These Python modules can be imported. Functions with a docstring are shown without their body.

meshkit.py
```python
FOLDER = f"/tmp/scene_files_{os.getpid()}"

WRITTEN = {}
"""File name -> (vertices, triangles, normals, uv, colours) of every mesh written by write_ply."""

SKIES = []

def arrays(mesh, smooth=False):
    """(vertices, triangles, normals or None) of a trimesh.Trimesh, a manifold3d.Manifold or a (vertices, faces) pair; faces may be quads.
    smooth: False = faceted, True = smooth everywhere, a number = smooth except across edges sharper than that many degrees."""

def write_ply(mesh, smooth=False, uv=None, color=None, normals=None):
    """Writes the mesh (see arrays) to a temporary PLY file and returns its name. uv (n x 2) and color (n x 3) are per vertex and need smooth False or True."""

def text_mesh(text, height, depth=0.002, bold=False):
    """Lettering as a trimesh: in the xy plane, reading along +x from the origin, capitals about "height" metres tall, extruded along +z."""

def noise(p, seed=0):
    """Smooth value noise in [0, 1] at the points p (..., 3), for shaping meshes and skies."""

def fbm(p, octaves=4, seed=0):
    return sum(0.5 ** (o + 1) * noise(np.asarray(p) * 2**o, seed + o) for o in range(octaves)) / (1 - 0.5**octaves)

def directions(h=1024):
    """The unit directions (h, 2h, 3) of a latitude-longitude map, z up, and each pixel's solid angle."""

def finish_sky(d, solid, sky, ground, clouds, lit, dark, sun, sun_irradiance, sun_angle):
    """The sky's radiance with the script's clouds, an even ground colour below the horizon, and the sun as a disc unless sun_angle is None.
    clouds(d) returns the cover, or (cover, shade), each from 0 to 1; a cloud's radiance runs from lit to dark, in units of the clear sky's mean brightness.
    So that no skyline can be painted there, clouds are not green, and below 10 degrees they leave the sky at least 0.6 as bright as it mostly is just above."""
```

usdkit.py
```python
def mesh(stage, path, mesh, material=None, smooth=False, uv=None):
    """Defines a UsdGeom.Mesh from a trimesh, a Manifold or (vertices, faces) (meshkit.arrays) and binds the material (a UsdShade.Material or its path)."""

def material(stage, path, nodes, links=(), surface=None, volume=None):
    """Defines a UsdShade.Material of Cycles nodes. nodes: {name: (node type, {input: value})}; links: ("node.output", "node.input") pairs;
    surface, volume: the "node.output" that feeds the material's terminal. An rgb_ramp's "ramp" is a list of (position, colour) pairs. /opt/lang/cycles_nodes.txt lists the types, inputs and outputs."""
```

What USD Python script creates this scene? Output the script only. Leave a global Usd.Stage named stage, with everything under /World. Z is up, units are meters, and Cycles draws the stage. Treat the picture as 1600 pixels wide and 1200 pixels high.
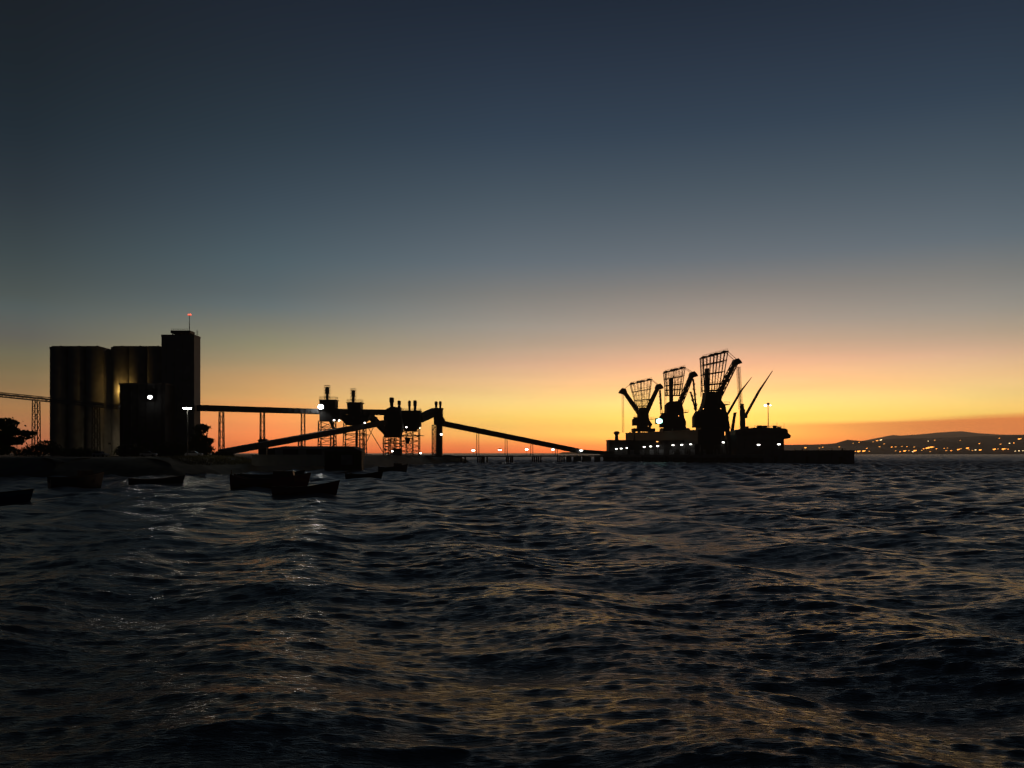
import math, random
import numpy as np, trimesh, usdkit, meshkit
from pxr import Usd, UsdGeom, UsdLux, UsdShade, Sdf, Gf

random.seed(7)
RNG = np.random.default_rng(7)
stage = Usd.Stage.CreateInMemory()
UsdGeom.SetStageUpAxis(stage, 'Z')
UsdGeom.Xform.Define(stage, '/World')
UsdGeom.Scope.Define(stage, '/World/Looks')

# ---------------------------------------------------------------- camera, sky
F, HZ, CX, EYE = 1342.0, 708.0, 800.0, 5.0          # focal length and horizon of the photograph, in its pixels; eye height in metres
cam = UsdGeom.Camera.Define(stage, '/World/camera')
cam.CreateHorizontalApertureAttr(36.0)
cam.CreateVerticalApertureAttr(27.0)
cam.CreateFocalLengthAttr(36.0 * F / 1600)
cam.CreateVerticalApertureOffsetAttr(36.0 * (HZ - 600) / 1600)
cam.CreateFStopAttr(1.0)
cam.CreateFocusDistanceAttr(22.0)
cam.CreateClippingRangeAttr((0.1, 200000.0))
cam.AddTranslateOp().Set((0, 0, EYE))
cam.AddRotateXOp().Set(90)
cam.CreateExposureAttr(1.0)

SUN_EL, SUN_ROT = -2.0, 0.24                          # the sun has set, a little right of the picture's middle


def srgb(c):
    c = np.asarray(c, float) / 255
    return np.where(c < .04045, c / 12.92, ((c + .055) / 1.055) ** 2.4)


# the dusk sky: scattering of the set sun, its dust tint by elevation (all round), and a low bank of haze to the north
DUST_MID = [(0.0000, (7.426, 2.258, 1.832)), (0.0043, (7.426, 2.258, 1.832)), (0.0259, (7.414, 2.190, 1.221)), (0.0475, (7.814, 2.296, 1.067)), (0.0834, (7.208, 2.285, 0.791)), (0.1264, (5.456, 2.401, 0.876)), (0.1692, (4.928, 2.224, 0.898)), (0.2118, (3.713, 2.140, 1.024)), (0.2401, (3.053, 2.017, 0.995)), (0.2822, (2.478, 1.767, 1.080)), (0.3239, (1.743, 1.553, 1.190)), (0.3514, (1.500, 1.375, 1.080)), (0.4194, (1.232, 1.309, 1.093)), (0.5507, (0.877, 0.983, 0.908)), (0.6748, (0.591, 0.736, 0.702)), (0.8018, (0.466, 0.563, 0.568)), (0.9080, (0.405, 0.465, 0.506)), (1.0000, (0.405, 0.465, 0.506))]
DUST_SIDE = [(0.0000, (5.939, 1.964, 2.221)), (0.0065, (5.939, 1.964, 2.221)), (0.0363, (4.792, 1.665, 1.204)), (0.0622, (4.053, 1.524, 0.826)), (0.0881, (3.746, 1.541, 0.684)), (0.1333, (2.584, 1.286, 0.583)), (0.1718, (2.139, 1.252, 0.586)), (0.2038, (1.820, 1.229, 0.664)), (0.2357, (1.582, 1.119, 0.776)), (0.2925, (1.234, 1.127, 0.851)), (0.3175, (1.125, 1.004, 0.722)), (0.3917, (0.846, 0.849, 0.664)), (0.5115, (0.554, 0.594, 0.537)), (0.6257, (0.361, 0.467, 0.448)), (0.7335, (0.325, 0.400, 0.376)), (0.8344, (0.327, 0.361, 0.340)), (1.0000, (0.327, 0.361, 0.340))]
DUST = [(0.0000, (3.317, 1.315, 1.551)), (0.0045, (3.317, 1.315, 1.551)), (0.0194, (3.435, 1.651, 1.227)), (0.0417, (3.843, 2.836, 1.265)), (0.0789, (4.608, 3.293, 1.026)), (0.1160, (4.796, 3.311, 1.288)), (0.1604, (5.210, 2.873, 1.339)), (0.2046, (4.933, 2.542, 1.430)), (0.2484, (3.845, 2.298, 1.376)), (0.2919, (3.289, 2.244, 1.489)), (0.3634, (2.509, 1.835, 1.283)), (0.4336, (1.731, 1.583, 1.322)), (0.5687, (1.164, 1.217, 1.087)), (0.6958, (0.695, 0.860, 0.897)), (0.8254, (0.525, 0.642, 0.718)), (0.9332, (0.382, 0.481, 0.555)), (1.0000, (0.382, 0.481, 0.555))]
sky = UsdLux.DomeLight.Define(stage, '/World/sky')
nodes = {
    'dir': ('geometry', {}),
    'xyz': ('separate_xyz', {}),
    'sky': ('sky_texture', dict(sky_type='single_scattering', sun_disc=False, sun_elevation=math.radians(SUN_EL), sun_rotation=SUN_ROT,
                                air_density=0.4, aerosol_density=0.6, ozone_density=1.0, altitude=10.0)),
    'el': ('math', dict(math_type='multiply', value2=2.0)),
    'dust': ('rgb_ramp', dict(ramp=DUST)),
    'dust_side': ('rgb_ramp', dict(ramp=DUST_SIDE)),
    'sun_dir': ('vector_math', dict(math_type='dot_product', vector2=(math.sin(SUN_ROT), math.cos(SUN_ROT), 0.0))),
    'flat': ('combine_xyz', {}),
    'flat_n': ('vector_math', dict(math_type='normalize')),
    'dust_mid': ('rgb_ramp', dict(ramp=DUST_MID)),
    'mid': ('map_range', dict(from_min=0.97, from_max=0.871, to_min=0.0, to_max=1.0, clamp=True)),
    'mix0': ('mix', dict(mix_type='mix')),
    'aside': ('map_range', dict(from_min=0.871, from_max=0.731, to_min=0.0, to_max=1.0, clamp=True)),
    'behind': ('map_range', dict(range_type='smoothstep', from_min=0.731, from_max=0.0, to_min=0.0, to_max=1.0, clamp=True)),
    'mix1': ('mix', dict(mix_type='mix')),
    'mix2': ('mix', dict(mix_type='mix', color2=(0.16, 0.20, 0.26))),
    'tint': ('mix', dict(mix_type='multiply', fac=1.0)),
    # haze bank: low, thickening to the right
    'stretch': ('mapping', dict(mapping_type='point', scale=(3.0, 3.0, 60.0))),
    'n': ('noise_texture', dict(scale=1.0, detail=3.0, roughness=0.5)),
    'nz': ('math', dict(math_type='multiply_add', value2=0.016, value3=-0.008)),
    'z2': ('math', dict(math_type='add')),
    'az': ('math', dict(math_type='arctan2')),
    'top': ('map_range', dict(from_min=0.18, from_max=0.56, to_min=0.026, to_max=0.039, clamp=True)),
    'rel': ('math', dict(math_type='subtract')),
    'edge': ('map_range', dict(range_type='smoothstep', from_min=-0.003, from_max=0.004, to_min=1.0, to_max=0.0, clamp=True)),
    'dens': ('map_range', dict(range_type='smoothstep', from_min=0.16, from_max=0.50, to_min=0.0, to_max=0.85, clamp=True)),
    'fade': ('map_range', dict(range_type='smoothstep', from_min=0.6, from_max=1.0, to_min=1.0, to_max=0.0, clamp=True)),
    'above': ('map_range', dict(from_min=-0.004, from_max=-0.001, to_min=0.0, to_max=1.0, clamp=True)),
    'c1': ('math', dict(math_type='multiply')),
    'c2': ('math', dict(math_type='multiply')),
    'cover': ('math', dict(math_type='multiply')),
    'bank': ('mix', dict(mix_type='mix', color2=(0.27, 0.066, 0.0185))),
    'thin': ('mapping', dict(mapping_type='point', scale=(2.2, 2.2, 34.0), location=(3.1, 1.7, 0.4))),
    'tn': ('noise_texture', dict(scale=1.0, detail=4.0, roughness=0.55)),
    'streak': ('map_range', dict(from_min=0.3, from_max=0.75, to_min=1.07, to_max=0.90, clamp=True)),
    'streaked': ('mix', dict(mix_type='multiply')),
    'low': ('map_range', dict(range_type='smoothstep', from_min=0.0, from_max=0.26, to_min=1.0, to_max=0.0, clamp=True)),
    'bg': ('background_shader', dict(strength=0.1)),
}
nodes['bank'][1]['color2'] = tuple(float(x) for x in srgb((238, 122, 62)) * 1.2 / 2.0 / 0.1)
links = [('dir.position', 'xyz.vector'), ('xyz.z', 'el.value1'), ('el.value', 'dust.fac'), ('sky.color', 'tint.color1'), ('dust.color', 'mix0.color1'), ('dust_mid.color', 'mix0.color2'), ('el.value', 'dust_mid.fac'), ('sun_dir.value', 'mid.value'), ('mid.result', 'mix0.fac'), ('mix0.color', 'mix1.color1'), ('dust_side.color', 'mix1.color2'),
         ('xyz.x', 'flat.x'), ('xyz.y', 'flat.y'), ('flat.vector', 'flat_n.vector1'), ('flat_n.vector', 'sun_dir.vector1'), ('el.value', 'dust_side.fac'),
         ('sun_dir.value', 'aside.value'), ('aside.result', 'mix1.fac'), ('sun_dir.value', 'behind.value'), ('behind.result', 'mix2.fac'), ('mix1.color', 'mix2.color1'), ('mix2.color', 'tint.color2'),
         ('dir.position', 'stretch.vector'), ('stretch.vector', 'n.vector'), ('n.fac', 'nz.value1'), ('xyz.z', 'z2.value1'), ('nz.value', 'z2.value2'),
         ('xyz.x', 'az.value1'), ('xyz.y', 'az.value2'), ('az.value', 'top.value'), ('z2.value', 'rel.value1'), ('top.result', 'rel.value2'),
         ('rel.value', 'edge.value'), ('az.value', 'dens.value'), ('edge.result', 'c1.value1'), ('dens.result', 'c1.value2'), ('az.value', 'fade.value'), ('xyz.z', 'above.value'), ('c1.value', 'c2.value1'), ('fade.result', 'c2.value2'), ('c2.value', 'cover.value1'), ('above.result', 'cover.value2'),
         ('cover.value', 'bank.fac'), ('tint.color', 'bank.color1'), ('dir.position', 'thin.vector'), ('thin.vector', 'tn.vector'), ('tn.fac', 'streak.value'), ('streak.result', 'streaked.color2'), ('bank.color', 'streaked.color1'), ('xyz.z', 'low.value'), ('low.result', 'streaked.fac'), ('streaked.color', 'bg.color')]
UsdShade.MaterialBindingAPI.Apply(sky.GetPrim()).Bind(usdkit.material(stage, '/World/Looks/dusk_sky', nodes, links, surface='bg.background'))
sky.GetPrim().SetCustomDataByKey('kind', 'structure')
sky.GetPrim().SetCustomDataByKey('label', 'dusk sky, orange at the horizon and dark blue above')

# ---------------------------------------------------------------- structure: helpers


def W(px, py, y):
    """The world point at depth y that the photograph shows at pixel (px, py)."""
    return np.array([(px - CX) / F * y, y, EYE + (HZ - py) / F * y])


class MB:
    """Collects simple solids into one mesh."""

    def __init__(s):
        s.v, s.f, s.n = [], [], 0

    def add(s, v, f):
        v, f = np.asarray(v, float), np.asarray(f, int)
        if len(f) and f.shape[1] == 4:
            f = np.vstack([f[:, [0, 1, 2]], f[:, [0, 2, 3]]])
        s.v.append(v)
        s.f.append(f + s.n)
        s.n += len(v)
        return s

    def tm(s, m):
        return s.add(m.vertices, m.faces)

    def box(s, c, size, rz=0.0):
        b = trimesh.creation.box(size)
        if rz:
            b.apply_transform(trimesh.transformations.rotation_matrix(rz, [0, 0, 1]))
        b.apply_translation(c)
        return s.tm(b)

    def bar(s, p, q, w, h=None, taper=1.0):
        p, q = np.asarray(p, float), np.asarray(q, float)
        h = w if h is None else h
        d = q - p
        d = d / np.linalg.norm(d)
        side = np.cross(d, [0, 0, 1.0])
        side = np.array([1.0, 0, 0]) if np.linalg.norm(side) < 1e-3 else side / np.linalg.norm(side)
        up = np.cross(side, d)
        c = [(-1, -1), (1, -1), (1, 1), (-1, 1)]
        v = [p + side * a * w / 2 + up * b * h / 2 for a, b in c] + [q + (side * a * w / 2 + up * b * h / 2) * taper for a, b in c]
        return s.add(v, [[3, 2, 1, 0], [4, 5, 6, 7], [0, 1, 5, 4], [1, 2, 6, 5], [2, 3, 7, 6], [3, 0, 4, 7]])

    def tube(s, p, q, r0, r1=None, n=10):
        p, q = np.asarray(p, float), np.asarray(q, float)
        r1 = r0 if r1 is None else r1
        d = (q - p) / np.linalg.norm(q - p)
        a = np.cross(d, [0, 0, 1.0] if abs(d[2]) < .9 else [1.0, 0, 0])
        a /= np.linalg.norm(a)
        b = np.cross(d, a)
        t = np.arange(n) * 2 * np.pi / n
        ring = np.cos(t)[:, None] * a + np.sin(t)[:, None] * b
        v = np.vstack([p + ring * r0, q + ring * r1, [p, q]])
        i = np.arange(n)
        j = (i + 1) % n
        f = np.vstack([np.stack([i, j, j + n], 1), np.stack([i, j + n, i + n], 1), np.stack([j, i, i * 0 + 2 * n], 1), np.stack([i + n, j + n, i * 0 + 2 * n + 1], 1)])
        return s.add(v, f)

    def ball(s, c, r, k=1):
        m = trimesh.creation.icosphere(k, 1.0)
        m.apply_scale(r)
        m.apply_translation(c)
        return s.tm(m)

    def prism(s, poly, y0, y1):
        """A polygon in (x, z), extruded along y from y0 to y1."""
        from shapely.geometry import Polygon
        m = trimesh.creation.extrude_polygon(Polygon(poly), y1 - y0, engine='earcut')
        v = np.array(m.vertices)
        return s.add(np.stack([v[:, 0], v[:, 2] + y0, v[:, 1]], 1), np.array(m.faces)[:, ::-1])

    def slab(s, poly, z0, z1):
        from shapely.geometry import Polygon
        m = trimesh.creation.extrude_polygon(Polygon(poly), z1 - z0, engine='earcut')
        m.apply_translation([0, 0, z0])
        return s.tm(m)

    def frustum(s, c0, w0, d0, c1, w1, d1):
        r = [(-1, -1), (1, -1), (1, 1), (-1, 1)]
        v = [np.array(c0) + [a * w0 / 2, b * d0 / 2, 0] for a, b in r] + [np.array(c1) + [a * w1 / 2, b * d1 / 2, 0] for a, b in r]
        return s.add(v, [[3, 2, 1, 0], [4, 5, 6, 7], [0, 1, 5, 4], [1, 2, 6, 5], [2, 3, 7, 6], [3, 0, 4, 7]])

    def lattice(s, a, b, n, r):
        """Zigzag bars between two polylines' ends: a and b are (start, end) chords."""
        a0, a1, b0, b1 = (np.asarray(x, float) for x in (*a, *b))
        for k in range(n):
            u, v = k / n, (k + 1) / n
            p, q = (a0 + (a1 - a0) * u, b0 + (b1 - b0) * v) if k % 2 == 0 else (b0 + (b1 - b0) * u, a0 + (a1 - a0) * v)
            s.bar(p, q, r)
            s.bar(a0 + (a1 - a0) * v, b0 + (b1 - b0) * v, r * .9)
        return s

    def railing(s, pts, h=1.1, r=.06, step=2.0):
        for p, q in zip(pts[:-1], pts[1:]):
            p, q = np.asarray(p, float), np.asarray(q, float)
            n = max(1, int(np.linalg.norm(q - p) / step))
            for k in range(n + 1):
                c = p + (q - p) * k / n
                s.bar(c, c + [0, 0, h], r)
            for z in (h, h * .55):
                s.bar(p + [0, 0, z], q + [0, 0, z], r)
        return s

    def mesh(s):
        return np.vstack(s.v), np.vstack(s.f)


TAKEN = {}


def fresh(parent, name):
    k = TAKEN.get((parent, name), 0)
    TAKEN[(parent, name)] = k + 1
    return f'{parent}/{name}' + (f'_{k:03d}' if k else '')


def tag(prim, label=None, cat=None, group=None, kind=None):
    for k, v in (('label', label), ('category', cat), ('group', group), ('kind', kind)):
        if v:
            prim.SetCustomDataByKey(k, v)
    return prim


def thing(name, label, cat, loc=(0, 0, 0), rz=0.0, group=None):
    x = UsdGeom.Xform.Define(stage, fresh('/World', name))
    x.AddTranslateOp().Set(Gf.Vec3d(*map(float, loc)))
    if rz:
        x.AddRotateZOp().Set(math.degrees(rz))
    p = tag(x.GetPrim(), label, cat, group)
    BASE[str(p.GetPath())] = np.array(loc, float)
    return p


BASE = {}


def part(parent, name, mb, mat, smooth=False, label=None, world=True):
    """One Mesh under parent. With world=True its points are world points and are moved to the thing's base."""
    where = str(parent.GetPath())
    v, f = mb.mesh()
    top = '/'.join(where.split('/')[:3])
    if world:
        v = v - BASE[top]
    m = usdkit.mesh(stage, fresh(where, name), (v, f), M[mat], smooth=smooth)
    return tag(m.GetPrim(), label)


def copy_of(src, loc, rz=0.0, label=None, group=None, scale=None):
    x = UsdGeom.Xform.Define(stage, fresh('/World', src.GetName()))
    x.GetPrim().GetReferences().AddInternalReference(src.GetPath())
    x.ClearXformOpOrder()
    x.GetPrim().SetInstanceable(True)
    x.AddTranslateOp(opSuffix='place').Set(Gf.Vec3d(*map(float, loc)))
    if rz:
        x.AddRotateZOp(opSuffix='turn').Set(math.degrees(rz))
    if scale:
        x.AddScaleOp(opSuffix='size').Set(Gf.Vec3f(*scale))
    was = src.GetCustomData()
    return tag(x.GetPrim(), label or was.get('label'), was.get('category'), group or was.get('group'))


# ---------------------------------------------------------------- materials
M = {}


def plain(name, base, rough=.7, spec=.3, scale=.6, vary=.35, metallic=0.0, bump=0.0):
    b = np.array(base, float)
    n = {'pos': ('geometry', {}), 'n': ('noise_texture', dict(scale=scale, detail=5.0, roughness=.6)),
         'ramp': ('rgb_ramp', dict(ramp=[(0.25, tuple(b * (1 - vary))), (0.75, tuple(np.minimum(1, b * (1 + vary))))])),
         'rr': ('map_range', dict(from_min=0.3, from_max=0.7, to_min=max(.05, rough - .12), to_max=min(1, rough + .12))),
         'p': ('principled_bsdf', dict(specular_ior_level=spec, metallic=metallic))}
    l = [('pos.position', 'n.vector'), ('n.fac', 'ramp.fac'), ('ramp.color', 'p.base_color'), ('n.fac', 'rr.value'), ('rr.result', 'p.roughness')]
    if bump:
        n['b'] = ('bump', dict(strength=.6, distance=bump))
        l += [('n.fac', 'b.height'), ('b.normal', 'p.normal')]
    M[name] = usdkit.material(stage, f'/World/Looks/{name}', n, l, surface='p.BSDF')


def lamp(name, colour, strength):
    M[name] = usdkit.material(stage, f'/World/Looks/{name}', {'e': ('emission', dict(color=colour, strength=strength))}, surface='e.emission')


plain('dark_steel', (.035, .036, .038), .7, .2)
plain('grey_steel', (.11, .115, .12), .55, .4)
plain('green_steel', (.05, .10, .065), .55, .4)
plain('rusty_steel', (.09, .05, .035), .75, .25, scale=1.5)
plain('concrete', (.15, .145, .135), .85, .25, scale=.35, vary=.25, bump=.04)
plain('pale_concrete', (.26, .25, .21), .85, .25, scale=.25, vary=.2, bump=.04)
plain('wet_stone', (.06, .058, .05), .7, .3, scale=.8, vary=.5, bump=.25)
plain('soil', (.10, .092, .065), .95, .15, scale=.4, vary=.4, bump=.15)
plain('grass_blade', (.16, .15, .075), .9, .15, scale=1.2, vary=.4)
plain('cladding', (.032, .032, .032), .8, .12, scale=.9)
plain('roof_sheet', (.06, .05, .045), .75, .25)
plain('bark', (.07, .05, .035), .95, .1, scale=3.0, vary=.4)
plain('pine_leaf', (.035, .055, .022), .8, .2, scale=.9, vary=.5)
plain('bush_leaf', (.045, .06, .028), .8, .2, scale=.9, vary=.5)
plain('red_hull', (.20, .06, .04), .5, .4, scale=2.0)
plain('blue_hull', (.03, .05, .09), .5, .4, scale=2.0)
plain('dark_hull', (.03, .03, .032), .5, .4, scale=2.0)
plain('white_hull', (.6, .6, .57), .45, .45, scale=2.0, vary=.12)
plain('wood', (.13, .085, .05), .7, .3, scale=2.5)
plain('black_rubber', (.02, .02, .02), .8, .2)
plain('ship_paint', (.05, .045, .045), .6, .35, scale=.15, vary=.3)
plain('car_paint', (.18, .18, .19), .3, .5, scale=.5, vary=.1)
plain('car_glass', (.02, .022, .025), .1, .6, scale=.5, vary=.1)
plain('far_slope', (.065, .055, .045), .95, .1, scale=.004, vary=.5)
lamp('lamp_white', (1.0, .95, .86), 4.5)
lamp('lamp_flood', (1.0, .97, .92), 26.0)
lamp('lamp_street', (1.0, .90, .70), 32.0)
lamp('lamp_tower', (1.0, .97, .92), 45.0)
lamp('lamp_green', (.32, 1.0, .74), 4.5)
lamp('lamp_cold', (.45, .85, 1.0), 3.0)
lamp('lamp_gold', (1.0, .58, .14), 620.0)
lamp('lamp_base', (1.0, .80, .50), 110.0)
lamp('lamp_orange', (1.0, .45, .12), 1.2)
lamp('lamp_red', (1.0, .10, .05), 1.4)
lamp('town_orange', (1.0, .31, .045), 1.7)
lamp('town_dim', (1.0, .36, .07), .7)
lamp('town_white', (1.0, .70, .33), 1.4)

# ---------------------------------------------------------------- the sea


def make_sea():
    az = np.radians(np.linspace(-47, 47, 620))
    r, rows = 5.0, []
    while r < 60000:
        rows.append(r)
        g = .0028 if r < 600 else (.0075 if r < 1500 else .05)
        r += max(.04, g * r)
    rows = np.array(rows)
    R, A = np.meshgrid(rows, az, indexing='ij')
    X, Y = R * np.sin(A), R * np.cos(A)
    gap = np.maximum(.04, np.where(R < 600, .0028, np.where(R < 1500, .0075, .05)) * R)
    dx, dy, z = np.zeros_like(X), np.zeros_like(X), np.zeros_like(X)
    rng = np.random.default_rng(21)
    waves = []
    for j, lam in enumerate(np.geomspace(.2, 12, 130)):
        lam *= rng.uniform(.93, 1.07)
        th = rng.normal(math.radians((-103, -97, -103, -92, -75)[j % 5]), math.radians((9, 9, 11, 26, 9)[j % 5] * (1.7 if lam < .6 else 1.0)))
        slope = .027 * min(1.0, (.5 / lam) ** .35) * (1.0 if lam < 1.4 else (1.4 / lam) ** .6)
        waves.append((lam, th, slope, rng.uniform(0, 2 * np.pi)))
    waves += [(8.6, math.radians(12), .10, 1.1), (7.4, math.radians(-96), .065, .4), (10.5, math.radians(-118), .06, 2.2), (5.2, math.radians(-72), .045, 1.0), (3.1, math.radians(-60), .03, 1.0), (2.3, math.radians(-125), .03, 4.0)]
    # gusts: the short waves are steeper in some patches than in others
    gust = .75 + .7 * meshkit.noise(np.stack([X * .11 + 40, Y * .07 + 9, X * 0], -1), 5) * meshkit.noise(np.stack([X * .04, Y * .03, X * 0], -1), 9) * 2
    for lam, th, slope, ph in waves:
        k = 2 * np.pi / lam
        cx, cy = math.cos(th), math.sin(th)
        a = slope / k * np.clip(lam / np.minimum(gap, .42) / 2.0 - .7, 0, 1) * np.clip(1 + (R - 60) / 250, 1, 2.0) * np.clip(3 - R / 1500, 0, 1)
        if lam < 2:
            a = a * gust
        p = k * (cx * X + cy * Y) + ph
        s, c = np.sin(p), np.cos(p)
        z += a * c
        q = .9
        dx -= q * a * cx * s
        dy -= q * a * cy * s
    V = np.stack([X + dx, Y + dy, z], -1).reshape(-1, 3)
    n, m = R.shape
    i = (np.arange(n - 1)[:, None] * m + np.arange(m - 1)).ravel()
    f = np.vstack([np.stack([i, i + 1, i + m + 1], 1), np.stack([i, i + m + 1, i + m], 1)])[:, ::-1]
    # the rest of the sea, behind and beside the point of view, is left calm
    az2 = np.radians(np.linspace(47, 313, 90))
    r2 = np.concatenate([[0.2], np.geomspace(5, 60000, 40)])
    R2, A2 = np.meshgrid(r2, az2, indexing='ij')
    V2 = np.stack([R2 * np.sin(A2), R2 * np.cos(A2), R2 * 0 - .05], -1).reshape(-1, 3)
    i2 = (np.arange(len(r2) - 1)[:, None] * 90 + np.arange(89)).ravel()
    f2 = np.vstack([np.stack([i2, i2 + 1, i2 + 91], 1), np.stack([i2, i2 + 91, i2 + 90], 1)])[:, ::-1]
    a3 = np.radians(np.linspace(-47, 47, 12))
    V3 = np.vstack([[[0, 0, -.05]], np.stack([5.1 * np.sin(a3), 5.1 * np.cos(a3), a3 * 0 - .05], 1)])
    f3 = np.stack([np.zeros(11, int), np.arange(2, 13), np.arange(1, 12)], 1)
    return np.vstack([V, V2, V3]), np.vstack([f, f2 + len(V), f3 + len(V) + len(V2)])


M['sea_water'] = usdkit.material(stage, '/World/Looks/sea_water', {
    'pos': ('geometry', {}),
    'len': ('vector_math', dict(math_type='length')),
    'rough': ('map_range', dict(from_min=20.0, from_max=420.0, to_min=.16, to_max=.36, clamp=True)),
    'map': ('mapping', dict(mapping_type='point', scale=(.55, 1.7, 1.0), rotation=(0, 0, .2))),
    'n': ('noise_texture', dict(scale=5.5, detail=4.0, roughness=.6)),
    'b': ('bump', dict(strength=1.0, distance=.2)),
    'p': ('principled_bsdf', dict(base_color=(.11, .10, .09), ior=1.333, specular_ior_level=.5))},
    [('pos.position', 'len.vector1'), ('len.value', 'rough.value'), ('rough.result', 'p.roughness'), ('pos.position', 'map.vector'), ('map.vector', 'n.vector'),
     ('n.fac', 'b.height'), ('b.normal', 'p.normal')], surface='p.BSDF')
sea = usdkit.mesh(stage, '/World/water', make_sea(), M['sea_water'], smooth=True)
tag(sea.GetPrim(), 'dark choppy sea with orange glints of the sunset sky', 'sea', kind='structure')

# ---------------------------------------------------------------- land on the left
LAND = 4.0
SHORE = [(-500, 170.0), (-420, 168.0), (-220, 170.0)] + [((px - CX) / F * (6710 / (wl - HZ)), 6710 / (wl - HZ)) for px, wl in
         ((-60, 747), (0, 746), (80, 746.5), (160, 745), (280, 744), (345, 742), (410, 738), (470, 736), (540, 733.5), (590, 731), (640, 727.5), (672, 725.5), (700, 724.2))] + [(-20, 424), (-26, 470), (-70, 560), (-200, 700), (-520, 800)]


def make_land():
    """A bank rising from the sea bed to a level site, with a broken stony edge."""
    P = np.array(SHORE)
    fine = []
    for a, b in zip(P[:-1], P[1:]):
        n = max(2, int(np.linalg.norm(b - a) / 2.0))
        fine += [a + (b - a) * k / n for k in range(n)]
    P = np.array(fine + [P[-1]])
    tan = np.gradient(P, axis=0)
    nrm = np.stack([-tan[:, 1], tan[:, 0]], 1)
    nrm /= np.linalg.norm(nrm, axis=1, keepdims=True)     # points inland (left of the way we walk)
    prof = [(-5, -2.5), (-1.5, -.7), (0, 0.1), (1.5, .9), (3, 1.5), (4.5, 2.2), (6, 2.8), (8, 3.4), (10, 3.8), (13, LAND), (16, LAND)]
    rows = []
    for d, z in prof:
        q = P + nrm * d
        p3 = np.column_stack([q, np.full(len(q), z)])
        w = .5 if 0 < d < 12 else .15
        j = (meshkit.fbm(np.column_stack([q * .35, np.full(len(q), d)])) - .5) * 2
        j2 = meshkit.noise(np.column_stack([q * .9, np.full(len(q), d * 3)])) - .5
        if d < 13:
            p3[:, 2] += w * (j * 1.2 + j2 * .9)
            p3[:, :2] += nrm * (j2 * 1.2)[:, None]
        rows.append(p3)
    V = np.vstack(rows)
    m = len(P)
    i = (np.arange(len(prof) - 1)[:, None] * m + np.arange(m - 1)).ravel()
    f = np.vstack([np.stack([i, i + 1, i + m + 1], 1), np.stack([i, i + m + 1, i + m], 1)])
    mb = MB().add(V, f)
    from shapely.geometry import Polygon
    top = Polygon(rows[-1][:, :2]).buffer(0)
    top = max(getattr(top, 'geoms', [top]), key=lambda g: g.area)
    tv, tf = trimesh.creation.triangulate_polygon(top, engine='earcut')
    mb.add(np.column_stack([tv, np.full(len(tv), LAND)]), tf)
    return mb.mesh()


land = usdkit.mesh(stage, '/World/ground', make_land(), M['soil'], smooth=50)
tag(land.GetPrim(), 'dark stony bank and level ground of the silo terminal', 'ground', kind='structure')


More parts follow.
